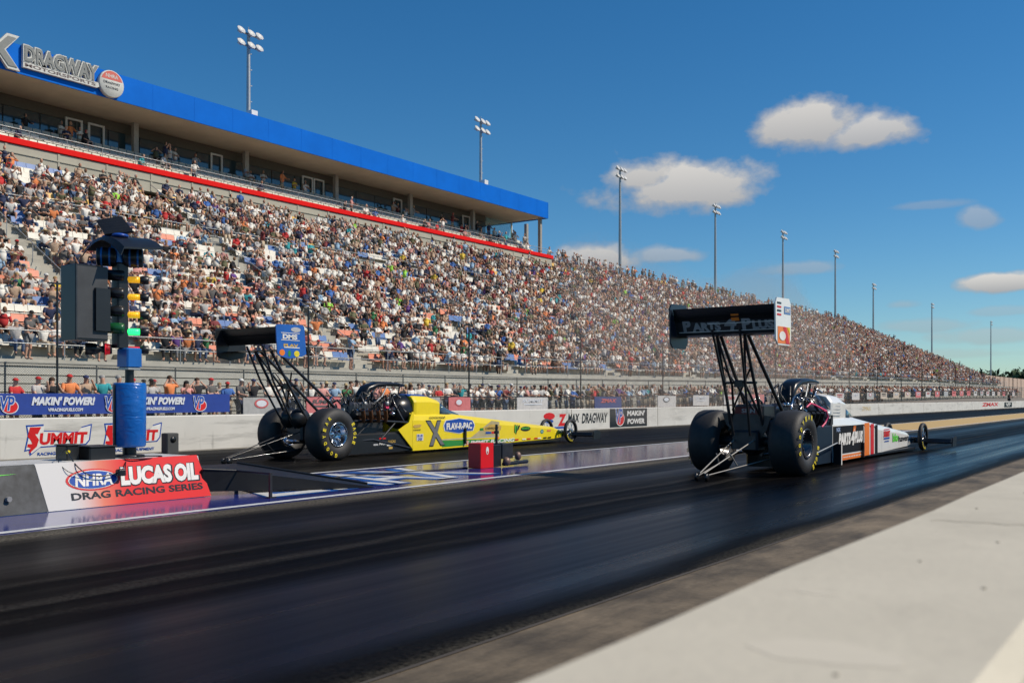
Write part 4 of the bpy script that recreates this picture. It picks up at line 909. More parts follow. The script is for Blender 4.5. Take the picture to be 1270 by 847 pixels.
for k, (z, c) in enumerate(((2.33, AMB), (2.145, AMB), (1.955, AMB), (1.775, GRN), (1.585, RDL))):
    rt = MBo(); y = TY; AXL = (.5, .866, 0); rt.lathe([(.06, 0), (.06, .033), (.21, .033), (.21, 0)], (HX, HY, z), AXL, c, 18)
    for q in np.arange(.07, .2, .018): rt.lathe([(q, .032), (q+.004, .036), (q+.008, .032)], (HX, HY, z), AXL, c, 18)
    lamp = rt.build('lamp', root); m = MBo(); m.lathe([(.195, .036), (.215, .044), (.23, .046), (.28, .045), (.285, .038), (.285, 0)], (HX, HY, z), AXL, BLACK, 18); m.build('end_cap', lamp)
    lamp.location = (0, 0, 0)
    if k < 4:
        m = MBo(); m.lathe([(.0, .0), (.0, .05), (.03, .058), (.2, .055), (.2, .05), (.17, .045), (.17, 0)], (HX+.075, HY-.0, z+.03), (-.5, -.866, 0), DGR if k == 3 else BLACK, 18); m.build('visor', root)
    else:
        m = MBo(); m.lathe([(.08, 0), (.08, .05), (.14, .062), (.16, .06), (.16, .04), (.19, .03), (.24, .06), (.34, .066), (.34, 0)], (HX, HY, z+.0), (-.5, -.866, 0), BLACK, 18); m.lathe([(.10, .054), (.15, .064)], (HX, HY, z+.0), (-.5, -.866, 0), RDL, 18); m.build('lamp', root)
BR = mat('blue_ring', (.01, .14, .45), .3)
for s_, a in ((1, (.6, .8, 0)), (-1, (-.6, -.8, 0))):
    m = MBo(); m.lathe([(.03, 0), (.03, .09), (.05, .1), (.22, .1), (.23, .085), (.20, .075), (.20, 0)], (HX, HY, 2.56), a, BLACK, 22); c = m.build('round_lamp', root)
    m = MBo()
    for q in (.09, .17): m.lathe([(q, .102), (q+.018, .103)], (HX, HY, 2.56), a, BR, 22)
    m.build('ring', c)
m = MBo(); m.bbox(HX-.07, HX+.07, HY-.07, HY+.07, 2.5, 2.74, BR, .01); m.build('top_housing', root)
# curved hood and tilted plate
m = MBo(); secs = []
for i in range(15):
    u = -1+2*i/14; X = HX+u*.36; zt = 2.79-.12*u*u-.02*u
    secs.append([(X, TY-.26, zt-.05), (X, TY+.20, zt-.01), (X, TY+.20, zt+.01), (X, TY-.26, zt-.03), (X, TY-.30, zt-.07-.05*abs(u)), (X, TY-.29, zt-.07-.05*abs(u))])
m.loft(secs, BLACK); m.build('hood', root)
m = MBo(); 
for xx in (-.16, .02): m.ell((TX+xx, TY-.12, 2.78), (.075, .09, .025), BLUE, 14, 8)
m.build('blue_light', root)
m = MBo(); pc = [(-.33, 2.95, .10), (-.08, 3.01, .10), (.04, 2.83, -.06), (-.24, 2.78, -.06)]; rr0 = Vector((.545, .84, 0)); bb0 = Vector((-.84, .545, 0))
Pq = [Vector((TX, TY, z))+rr0*a+bb0*d for a, z, d in pc]; nn = (Pq[1]-Pq[0]).cross(Pq[3]-Pq[0]).normalized()*.012
m.add([p+nn for p in Pq]+[p-nn for p in Pq], [(0, 1, 2, 3), (7, 6, 5, 4), (0, 4, 5, 1), (1, 5, 6, 2), (2, 6, 7, 3), (3, 7, 4, 0)], BLACK)
for k in range(1, 6):
    a = Pq[0].lerp(Pq[3], k/6); b2 = Pq[1].lerp(Pq[2], k/6); m.tube([a.lerp(b2, .06)-nn, a.lerp(b2, .94)-nn], .003, DMETAL, 4); m.tube([a.lerp(b2, .06)+nn, a.lerp(b2, .94)+nn], .003, DMETAL, 4)
m.build('tilted_plate', root); m = MBo(); m.tube([(TX-.05, TY, 2.72), (TX-.06, TY, 2.90)], .02, BLACK, 6); m.build('bracket', root)
# cables over the sign
def cable(pts, r, lab, mm=BLACK):
    P = [Vector(p) for p in pts]; out = []
    for i in range(len(P)-1):
        p0, p1, p2, p3 = P[max(i-1, 0)], P[i], P[i+1], P[min(i+2, len(P)-1)]
        for t_ in np.linspace(0, 1, 7)[:-1]:
            out.append(.5*((2*p1)+(-p0+p2)*t_+(2*p0-5*p1+4*p2-p3)*t_*t_+(-p0+3*p1-3*p2+p3)*t_**3))
    out.append(P[-1]); m = MB(); m.tube(out, r, mm, 6); o = m.build('cable'); return tag(o, lab, 'cable')
cable([(-9.2, 5.95, .46), (-9.05, 5.85, .47), (-8.92, 5.74, .42), (-8.84, 5.68, .34), (-8.83, 5.62, .33), (-8.83, 5.45, .30), (-8.84, 5.3, .32), (-8.87, 5.22, .38), (-8.97, 5.2, .46), (-9.25, 5.3, .55)], .006, 'black cable looping over the front of the red sign from the light tree')
cable([(-9.3, 5.95, .47), (-9.1, 6.05, .46), (-8.98, 6.2, .455), (-8.93, 6.05, .44), (-8.9, 5.8, .45), (-8.95, 5.65, .47)], .007, 'black cable coiled on the platform at the foot of the light tree')
cable([(-9.35, 5.36, .56), (-9.05, 5.1, .5), (-8.93, 5.06, .42), (-8.86, 5.15, .34), (-8.83, 5.4, .305), (-8.83, 5.6, .32)], .004, 'thin black cable hanging from the left control box over the sign')
m = MB(); m.bbox(-8.86, -8.79, 5.58, 5.67, .29, .36, BLACK, .012); o = m.build('cable_connector', bevel=.005); tag(o, 'black cable connector block resting on the red sign between emblem and lettering', 'connector')
# speaker by the barrier
rt = empty('speaker_box', (-16.0, 11.3, 0), label='small dark grey speaker box standing before the white barrier', cat='speaker'); root_off = Vector((-16, 11.3, 0))
m = MBo(); m.bbox(-16.2, -16.0, 11.17, 11.43, .01, .40, mat('speaker_grey', (.06, .062, .062), .7), .015); m.build('case', rt); m = MBo(); m.lathe([(0, .0), (0, .06), (.012, .06), (.012, 0)], (-16.0, 11.3, .28), (1, 0, 0), BLACK, 16); m.build('port', rt)
# black ramp cover
rt = empty('ramp_cover', (-8.9, 7.5, 0), label='long glossy black tapered cover propped up right of the red sign', cat='cover'); root_off = Vector((-8.9, 7.5, 0))
m = MBo(); m.add([(-9.35, 6.66, .30), (-9.5, 7.6, .28), (-8.2, 8.5, .03), (-8.05, 8.45, .01), (-8.72, 6.95, .26), (-8.85, 6.62, .29), (-9.35, 6.66, .26), (-9.5, 7.6, .24), (-8.2, 8.5, .002), (-8.05, 8.45, .0), (-8.72, 6.95, .04), (-8.87, 6.62, .05)],
                 [(0, 1, 4, 5)[::-1], (1, 2, 3, 4)[::-1], (6, 7, 10, 11), (7, 8, 9, 10), (5, 4, 10, 11)[::-1], (4, 3, 9, 10)[::-1], (0, 5, 11, 6)[::-1], (1, 0, 6, 7), (2, 1, 7, 8), (3, 2, 8, 9)], mat('cover_black', (.012, .012, .013), .45, spec=.3))
m.build('cover_sheet', rt)
m = MBo(); m.tube([(-9.5, 7.6, .29), (-8.2, 8.5, .04)], .015, BLACK, 6); m.tube([(-8.85, 6.62, .295), (-8.72, 6.97, .265)], .015, BLACK, 6); m.build('edge_rail', rt)
m = MBo(); pass
for (x, y, h) in ((-9.45, 7.55, .23), (-9.3, 6.8, .25)): m.box(x-.015, x+.015, y-.02, y+.02, 0, h, DMETAL)
m.build('leg', rt)
m = MBo(); m.box(-8.14, -8.115, 6.93, 6.96, 0.0, .27, DMETAL); m.box(-8.17, -8.08, 6.90, 6.99, 0, .01, DMETAL); m.tube([(-8.13, 6.945, .26), (-8.72, 6.97, .265)], .012, DMETAL, 6); m.build('prop_post', rt)
# timing box
rt = empty('timing_box', (-8.9, 11.9, 0), label='red metal timing box with black camera unit and short mast on the centre strip', cat='timing box'); root_off = Vector((-8.9, 11.9, 0))
BX0, BX1, BY0, BY1 = -9.10, -8.86, 11.62, 11.95
m = MBo(); m.bbox(BX0, BX1, BY0, BY1, .005, .385, mat('box_red', (.70, .008, .012), .35, vary=.05), .006); m.build('red_case', rt)
m = MBo(); m.bbox(BX0+.02, BX1-.01, BY1+.003, BY1+.22, .01, .35, BLACK, .01); m.build('black_case', rt)
m = MBo(); m.bbox(BX0+.02, BX1-.0, BY1+.23, BY1+.52, .12, .36, DMETAL, .01); m.build('camera_unit', rt)
m = MBo(); m.tube([(BX1-.05, BY1+.14, .35), (BX1-.05, BY1+.14, .66)], [.022, .02], BLACK, 8); m.box(BX1-.075, BX1-.025, BY1+.11, BY1+.17, .52, .56, BLACK); m.build('mast', rt)
m = MBo(); m.ell((BX1+.03, BY1+.3, .08), (.06, .07, .07), mat('dirty_metal', (.2, .13, .1), .5, metal=.4)); m.ell((BX1+.02, BY1+.62, .15), (.05, .06, .07), MATS['dirty_metal']); m.tube([(BX1, BY1+.25, .04), (BX1, BY1+.9, .05)], .03, BLACK, 8); m.build('sensor', rt)
m = MBo(); mp = facex(BX1); m.disc((BY0+BY1)/2, .27, .035, .06, mp, .004, WHITE); m.disc((BY0+BY1)/2, .245, .012, .02, mp, .007, RED); m.build('label', rt)
cable([(-9.1, 11.6, .01), (-9.15, 11.2, .012), (-9.3, 10.3, .012), (-9.42, 9.2, .012), (-9.5, 8.2, .012)], .012, 'thin black cable lying on the blue centre strip from the red timing box')
# ================================================= DRAGSTERS
def halfw(y): return float(np.interp(y, [2.2, 3.0, 3.7, 5, 6.5, 7.6, 7.95], [.37, .36, .335, .275, .205, .15, .10]))
def side(u, v, o):
    return (halfw(u)+.004+o, u, v)
def tyre(parent, cx, cz, R0, Wd, rim, rimmat, letters, rear=True, sgn=1):
    """tyre with its axis on x; sgn = outer side"""
    h = Wd/2; m = MB()
    prof = [(-h+.03, rim+.01), (-h-.0, rim+.05), (-h-.012, (rim+R0)/2), (-h+.01, R0-.06), (-h+.04, R0-.018), (-h+.09, R0), (0, R0+.004), (h-.09, R0), (h-.04, R0-.018), (h-.01, R0-.06), (h+.012, (rim+R0)/2), (h, rim+.05), (h-.03, rim+.01)] if rear else \
           [(-h+.005, rim), (-h, (rim+R0)/2), (-h+.012, R0-.012), (0, R0), (h-.012, R0-.012), (h, (rim+R0)/2), (h-.005, rim)]
    c = (cx, 0, cz); m.lathe(prof, c, (1, 0, 0), RUBBER, 56); ty = m.build('tyre', parent)
    m = MB()
    if rear:
        for sd in (-1, 1):
            if sd == sgn: pr = [(sd*(h-.02), rim+.012), (sd*(h-.005), rim+.005), (sd*(h-.03), rim-.015), (sd*(h-.12), rim-.03), (sd*(h-.19), rim*.5), (sd*(h-.16), rim*.3), (sd*(h-.13), .02), (sd*(h-.13), 0)]
            else: pr = [(sd*(h-.02), rim+.012), (sd*(h-.03), rim-.015), (sd*(h-.15), rim-.04), (sd*(h-.17), .05), (sd*(h-.17), 0)]
            m.lathe(pr, c, (1, 0, 0), rimmat, 36)
        x = cx+sgn*(h-.008)
        for k in range(24):
            a = 2*math.pi*k/24; p = Vector((x, math.cos(a)*(rim-.004), cz+math.sin(a)*(rim-.004))); m.tube([p, p+Vector((sgn*.012, 0, 0))], .007, CHROME, 6)
        for k in range(5):
            a = 2*math.pi*k/5; p = Vector((cx+sgn*(h-.165), math.cos(a)*.075, cz+math.sin(a)*.075)); m.tube([p, p+Vector((sgn*.05, 0, 0))], .016, CHROME, 6)
        for k in range(10):
            a = 2*math.pi*k/10; d = Vector((0, math.cos(a), math.sin(a))); o_ = Vector((cx, 0, cz)); m.tube([o_+d*.10+Vector((sgn*(h-.15), 0, 0)), o_+d*(rim-.03)+Vector((sgn*(h-.11), 0, 0))], [.02, .012], rimmat, 6)
        m.build('rim', ty)
        m = MB()
        for word, a0, st in letters:
            for k, ch in enumerate(word):
                if ch == ' ': continue
                a = a0-st*k*sgn; rr_ = R0*.80
                tv, tf = text2d(ch, 0, .05); hh, ww = .07, .052
                def mpx(u, v, o, a=a): return (cx+sgn*(h+.016+o-.016*abs(v)*3), math.cos(a)*(rr_+v)+math.sin(a)*u*sgn, cz+math.sin(a)*(rr_+v)-math.cos(a)*u*sgn)
                m.add([mpx(p*ww, q*hh, 0) for p, q in tv], tf, TYREYEL)
        m.build('lettering', ty)
    else:
        m.lathe([(-h+.01, rim+.004), (-.02, rim-.012), (.02, rim-.012), (h-.01, rim+.004)], c, (1, 0, 0), rimmat, 32); m.tube([(cx-h*.9, 0, cz), (cx+h*1.1, 0, cz)], .035, CHROME, 12)
        for k in range(12):
            a = 2*math.pi*k/12; m.tube([(cx+(.02 if k % 2 else -.02), math.cos(a)*.03, cz+math.sin(a)*.03), (cx, math.cos(a)*(rim-.008), cz+math.sin(a)*(rim-.008))], .006, CHROME, 5)
        m.build('rim', ty)
        if letters:
            m = MB()
            for k, ch in enumerate('GOODYEAR'):
                a = math.pi*1.15+.16*k; tv, tf = text2d(ch, 0, .05)
                m.add([(cx+sgn*(h+.004), math.cos(a)*(R0*.84+q*.04)+math.sin(a)*p*.03*sgn, cz+math.sin(a)*(R0*.84+q*.04)-math.cos(a)*p*.03*sgn) for p, q in tv], tf, TYREYEL)
            m.build('lettering', ty)
    return ty
def aerofoil(c, t):  # chord, thickness outline (y, z)
    up = [(c*x, t*(1.2*math.sqrt(x)-.45*x-.75*x*x)) for x in (0, .02, .08, .2, .4, .6, .8, 1)]
    return up+[(c*x, -.35*t*(math.sqrt(x)-x)) for x in (.8, .6, .4, .2, .08)]
def dragster(name, loc, yaw, label, P):
    root = empty(name, loc, yaw, label=label, cat='dragster', group='dragsters racing side by side')
    BODY = P['body']
    def part(m, nm, par=None, bevel=0): return m.build(nm, par or root, bevel)
    # --- body shell
    m = MB(); secs = []
    for y, zb, zt in ((2.32, .05, .80), (3.0, .05, .79), (3.7, .055, .745), (5, .07, .62), (6.5, .09, .48), (7.5, .10, .385), (7.85, .12, .30), (7.97, .16, .24)):
        w = halfw(y); h = zt-zb
        secs.append([(-w, y, zb), (w, y, zb), (w, y, zb+.78*h), (w*.93, y, zb+.90*h), (w*.72, y, zt-.01), (w*.3, y, zt), (-w*.3, y, zt), (-w*.72, y, zt-.01), (-w*.93, y, zb+.90*h), (-w, y, zb+.78*h)])
    m.loft(secs, BODY); part(m, 'body_shell')
    for s in (-1, 1):
        m = MB(); m.prism([(1.93, .46), (2.36, .05), (2.36, .80), (2.30, .80), (2.22, .60)], s*.345, s*.365, P.get('sidem', BODY)); part(m, 'side_panel')
    m = MB(); secs = []
    for y, zb, zt, w in ((2.42, .70, 1.12, .27), (2.48, .70, 1.135, .29), (2.9, .72, 1.12, .28), (3.2, .73, 1.05, .265)):
        secs.append([(-w*1.1, y, zb), (w*1.1, y, zb), (w, y, (zb+zt)/2+.08), (w*.75, y, zt-.03), (w*.35, y, zt), (-w*.35, y, zt), (-w*.75, y, zt-.03), (-w, y, (zb+zt)/2+.08)])
    m.loft([[(x*(1.0 if j in (0, 1) else 1.12), y, z) for j, (x, y, z) in enumerate(q)] for q in secs], BODY, False); part(m, 'cowl', bevel=.015)
    m = MB(); secs = []
    for y, zb, zt, w in ((3.202, .70, 1.055, .262), (3.45, .70, .92, .25), (3.9, .66, .725, .20)):
        secs.append([(-w*1.1, y, zb), (w*1.1, y, zb), (w, y, (zb+zt)/2+.04), (w*.7, y, zt-.02), (w*.3, y, zt), (-w*.3, y, zt), (-w*.7, y, zt-.02), (-w, y, (zb+zt)/2+.04)])
    m.loft(secs, mat('windscreen', (.05, .09, .13), .08, spec=.8), True); part(m, 'windscreen')
    m = MB(); m.ell((0, 2.36, .80), (.285, .42, .34), BLACKG, 26, 14); part(m, 'cockpit_shroud')
    # --- frame
    m = MB(); m.bbox(-.33, .33, .55, 2.45, .06, .42, BLACK, .03); m.box(-.28, .28, 2.3, 7.6, .035, .075, BLACK)
    part(m, 'chassis_pan')
    for s in (-1, 1):
        m = MB(); m.tube([(s*.30, -.1, .62), (s*.33, 1.2, .66), (s*.34, 2.2, .60)], .022, TUBE); m.tube([(s*.22, -.2, .28), (s*.33, 1.3, .30), (s*.34, 2.3, .1)], .022, TUBE)
        m.tube([(s*.33, 1.25, .66), (s*.30, .8, .30)], .018, TUBE); m.tube([(s*.34, 2.1, .62), (s*.24, 1.95, .95), (s*.12, 2.0, 1.10)], .022, TUBE); m.tube([(s*.33, 1.9, .62), (s*.33, 1.5, .3)], .018, TUBE)
        m.tube([(s*.09, 7.7, .22), (s*.34, 7.9, .28)], .014, TUBE); m.tube([(s*.09, 7.9, .28), (s*.34, 7.92, .26)], .014, CHROME); part(m, 'frame_tube')
    m = MB(); m.tube([(-.62, 0, .455), (.62, 0, .455)], .075, DMETAL, 14); m.ell((0, .03, .47), (.2, .22, .22), DMETAL, 18, 10); m.bbox(-.2, .2, -.28, .0, .35, .62, DMETAL, .03)
    part(m, 'rear_axle')
    if P.get('rear_box'):
        m = MB(); m.bbox(-.22, .22, -.12, .32, .80, .98, BLACK, .03); m.box(-.2, .2, -.125, -.122, .84, .94, mat('dark_red_label', (.18, .03, .03), .5)); m.text('SRM', 0, .89, .2, .06, lambda u, v, o: (u, -.126-o, v), 0, LGREY); part(m, 'parachute_box')
        m = MB(); m.prism([(-.36, .86), (-.30, .70), (-.05, .46), (.10, .42), (.3, .62), (.36, .82)], -.2, -.18, DMETAL, 'y'); part(m, 'rear_shield')
    else:
        m = MB(); m.ell((-.12, -.25, .72), (.14, .2, .18), BLACK, 14, 8); m.ell((.12, -.25, .72), (.14, .2, .18), BLACK, 14, 8); part(m, 'parachute_pack')
    # --- engine
    m = MB(); m.bbox(-.2, .2, .82, 1.7, .30, .74, DMETAL, .03)
    for s in (-1, 1):
        M = Matrix.Translation((s*.17, 1.25, .70)) @ Matrix.Rotation(s*R(40), 4, 'Y'); m.bbox(-.08, .08, -.36, .36, -.05, .16, mat('engine_black', (.03, .03, .03), .35, metal=.5), .02, M)
        for k in range(8): M2 = M @ Matrix.Translation((0, -.32+k*.09, .17)); m.box(-.02, .02, -.012, .012, 0, .03, CHROME, M2)
    m.lathe([(0, 0), (0, .14), (.06, .14), (.07, .05), (.07, 0)], (0, 1.7, .52), (0, 1, 0), CHROME, 20); part(m, 'engine_block')
    m = MB(); m.bbox(-.16, .16, .92, 1.62, .76, .99, mat('blower_metal', (.10, .10, .11), .35, metal=.7), .05)
    for k in range(10): m.box(-.165, .165, .97+k*.065, .985+k*.065, .80, .96, MATS['blower_metal'])
    m.lathe([(0, 0), (0, .09), (.14, .09), (.14, 0)], (0, 1.62, .87), (0, 1, 0), BLACK, 16); m.box(-.10, .10, 1.66, 1.74, .5, .92, mat('drive_belt', (.03, .03, .03), .7)); part(m, 'supercharger')
    # injector scoop: curved hat opening forward
    m = MB(); secs = []
    for y, z, hw, hh in ((.88, .98, .13, .03), (.93, 1.12, .13, .055), (1.04, 1.24, .135, .06), (1.25, 1.315, .145, .055), (1.55, 1.335, .155, .045), (1.80, 1.33, .16, .035), (1.93, 1.315, .16, .032)):
        n_ = 14; secs.append([(hw*math.copysign(abs(math.cos(a))**.6, math.cos(a)), y+.38-(hh*math.sin(a))*.6*(1 if y < 1.2 else 0), z+hh*math.copysign(abs(math.sin(a))**.7, math.sin(a))) for a in [2*math.pi*i/n_ for i in range(n_)]])
    m.loft(secs, BLACKG, True); sc2 = part(m, 'injector_scoop')
    m = MB(); m.loft([[(.9*x, y+.002, 1.315+(z-1.315)*.8) for x, y, z in secs[-1]], [(.6*x, y-.1, 1.31+(z-1.30)*.5) for x, y, z in secs[-1]]], mat('scoop_throat', (.01, .01, .01), .9)); m.build('throat', sc2)
    m = MB(); m.tube([(-.03, 2.28, 1.36), (.0, 2.36, 1.33), (0, 2.3, 1.1), (0, 2.2, .95)], .016, BLACK, 6); m.bbox(-.04, .04, 2.32, 2.40, 1.30, 1.35, BLACK, .01)
    for s in (-1, 1): m.tube([(s*.13, 1.5, .95), (s*.16, 1.7, 1.1), (s*.14, 1.85, 1.29)], .016, STEEL, 6)
    part(m, 'scoop_brace')
    for s in (-1, 1):
        for k in range(4):
            y = .95+k*.19; m = MB(); m.tube([(s*.24, y+.1, .66), (s*.36, y+.07, .64), (s*.46, y-.02, .72), (s*.53, y-.12, .86)], [.03, .033, .036, .04], P['header'], 10, cap=False); m.tube([(s*.46, y-.02, .72), (s*.526, y-.114, .852)], .032, BLACK, 8); part(m, 'exhaust_header')
    r_ = random.Random(P['seed']); m = MB()
    for k in range(70):
        x0, y0_, z0_ = r_.uniform(-.28, .3), r_.uniform(.6, 2.15), r_.uniform(.7, 1.08); x1, y1_, z1_ = x0+r_.uniform(-.2, .2), y0_+r_.uniform(-.25, .25), z0_+r_.uniform(-.25, .2)
        m.tube([(x0, y0_, z0_), ((x0+x1)/2, (y0_+y1_)/2, max(z0_, z1_)+.06), (x1, y1_, z1_)], r_.choice((.008, .012, .02)), r_.choice((BLACK, DMETAL, CHROME, TUBE, BLACK)), 6)
    part(m, 'hoses')
    m = MB()
    for k in range(20):
        x, y, z = r_.uniform(-.2, .32), r_.uniform(.7, 2.1), r_.uniform(.62, .98); a = r_.choice((0, 1)); m.lathe([(0, 0), (0, .035), (.08, .035), (.08, 0)], (x, y, z), (1, 0, 0) if a else (0, 0, 1), r_.choice((CHROME, DMETAL, STEEL)), 12)
    part(m, 'fittings')
    # --- wheels
    L1 = [('GOODYEAR', R(250) if True else 0, -R(15))]
    for s in (1, -1):
        tyre(root, s*.60, .445, .452, .43, .20, P['rim'], [('GOODYEAR', P['la'], R(18)), ('EAGLE', P['lb'], R(13))], True, s)
    for s in (1, -1):
        t_ = tyre(root, s*.35, .28, .283, .085, .225, BLACK if P.get('darkfront') else BLACK, True, False, s); t_.location = (0, 7.92, 0)
    # --- rear wing
    th_ = R(P.get('wang', 24)); wy, wz = P['wing']
    def wf(c, t2, dy, dz, ang, mm, nm, x=.74):
        m = MB(); ca, sa = math.cos(ang), math.sin(ang)
        pts = [(wy+dy-(p*ca)-q*sa, wz+dz+(p*sa)*1-q*ca) for p, q in aerofoil(c, t2)]
        m.prism(pts, -x, x, mm); return part(m, nm)
    wf(.42, .045, .30, -.11, R(-2), BLACK, 'wing_main_plane'); wf(.20, .03, -.02, -.02, R(42), BLACK, 'wing_flap'); wf(.16, .025, -.13, .10, R(62), BLACK, 'wing_flap')
    for s in (1, -1):
        pts = P['ep']; m = MB(); m.prism([(wy+a, wz+b2) for a, b2 in pts], s*.745, s*.765, P['epm'] if s == 1 else P['epm2']); ep = part(m, 'wing_endplate')
        if s == 1: P['epmarks'](ep, wy, wz)
    if P.get('wingtext'): P['wingtext'](root, wy, wz)
    # --- wing struts
    for s in (1, -1):
        x = .20
        for pts, r0 in (([(s*x, wy+.05, wz-.10), (s*.24, -.15, .62)], .024), ([(s*(x), wy+.18, wz-.12), (s*.27, .55, .80), (s*.28, .8, .66)], .026), ([(s*x, wy+.05, wz-.10), (s*.10, -.45, 1.25), (s*.24, -.05, .62)], .018), ([(s*x, wy-.1, wz-.05), (s*.16, wy+.15, 1.35), (s*.12, -.35, .55)], .018)):
            m = MB(); m.tube(pts, r0, TUBE, 8); part(m, 'wing_strut')
    m = MB(); m.tube([(-.25, -.42, 1.28), (.25, -.42, 1.28)], .018, TUBE); m.tube([(-.2, -.5, 1.5), (.16, -.3, .9)], .014, TUBE); m.tube([(.2, -.5, 1.5), (-.16, -.3, .9)], .014, TUBE); m.bbox(-.07, .07, -.47, -.37, 1.22, 1.32, BLACK, .015); part(m, 'cross_brace')
    # --- wheelie bar
    m = MB(); wyb = P.get('bar', -1.62)
    for s in (1, -1):
        m.tube([(s*.16, -.15, .52), (s*.03, wyb, .10)], .009, P['barm']); m.tube([(s*.3, -.1, .22), (s*.05, wyb, .07)], .008, P['barm'])
        m.tube([(s*.1, -.95, .32), (s*.13, -.8, .16)], .009, P['barm'])
    part(m, 'wheelie_bar'); 
    for s in (1, -1):
        m = MB(); m.lathe([(-.012, .0), (-.012, .05), (.012, .05), (.012, 0)], (s*.07, wyb, .052), (1, 0, 0), BLACK, 18); part(m, 'wheelie_wheel')
    # --- front wing
    m = MB(); 
    for s in (1, -1):
        m.prism([(8.05, .16), (8.25, .13), (8.42, .15), (8.40, .20), (8.1, .24)], s*.16, s*.86, BLACK)
    m.prism([(7.9, .14), (8.42, .13), (8.40, .19), (7.95, .26)], -.16, .16, BODY if P.get('nosebody') else BLACK); part(m, 'front_wing', bevel=.01)
    for s in (1, -1):
        m = MB(); m.prism([(8.1, .08), (8.42, .08), (8.44, .26), (8.3, .30), (8.12, .26)], s*.862, s*.88, BLACK if s < 0 or not P.get('fep') else P['fep']); part(m, 'front_endplate')
    m = MB(); m.box(halfw(3.93)+.012, halfw(3.93)+.05, 3.91, 3.95, .12 if P['seed'] == 1 else .05, .45 if P['seed'] == 1 else .3, BLACK); part(m, 'side_sensor')
    P['livery'](root, part)
    st = P.get('stretch', 1); root.scale = (1, st, 1)
    for ch in root.children:
        if ch.name.startswith('tyre'): ch.scale = (1, 1/st, 1)
    return root
def mk(nm, root): return MB()
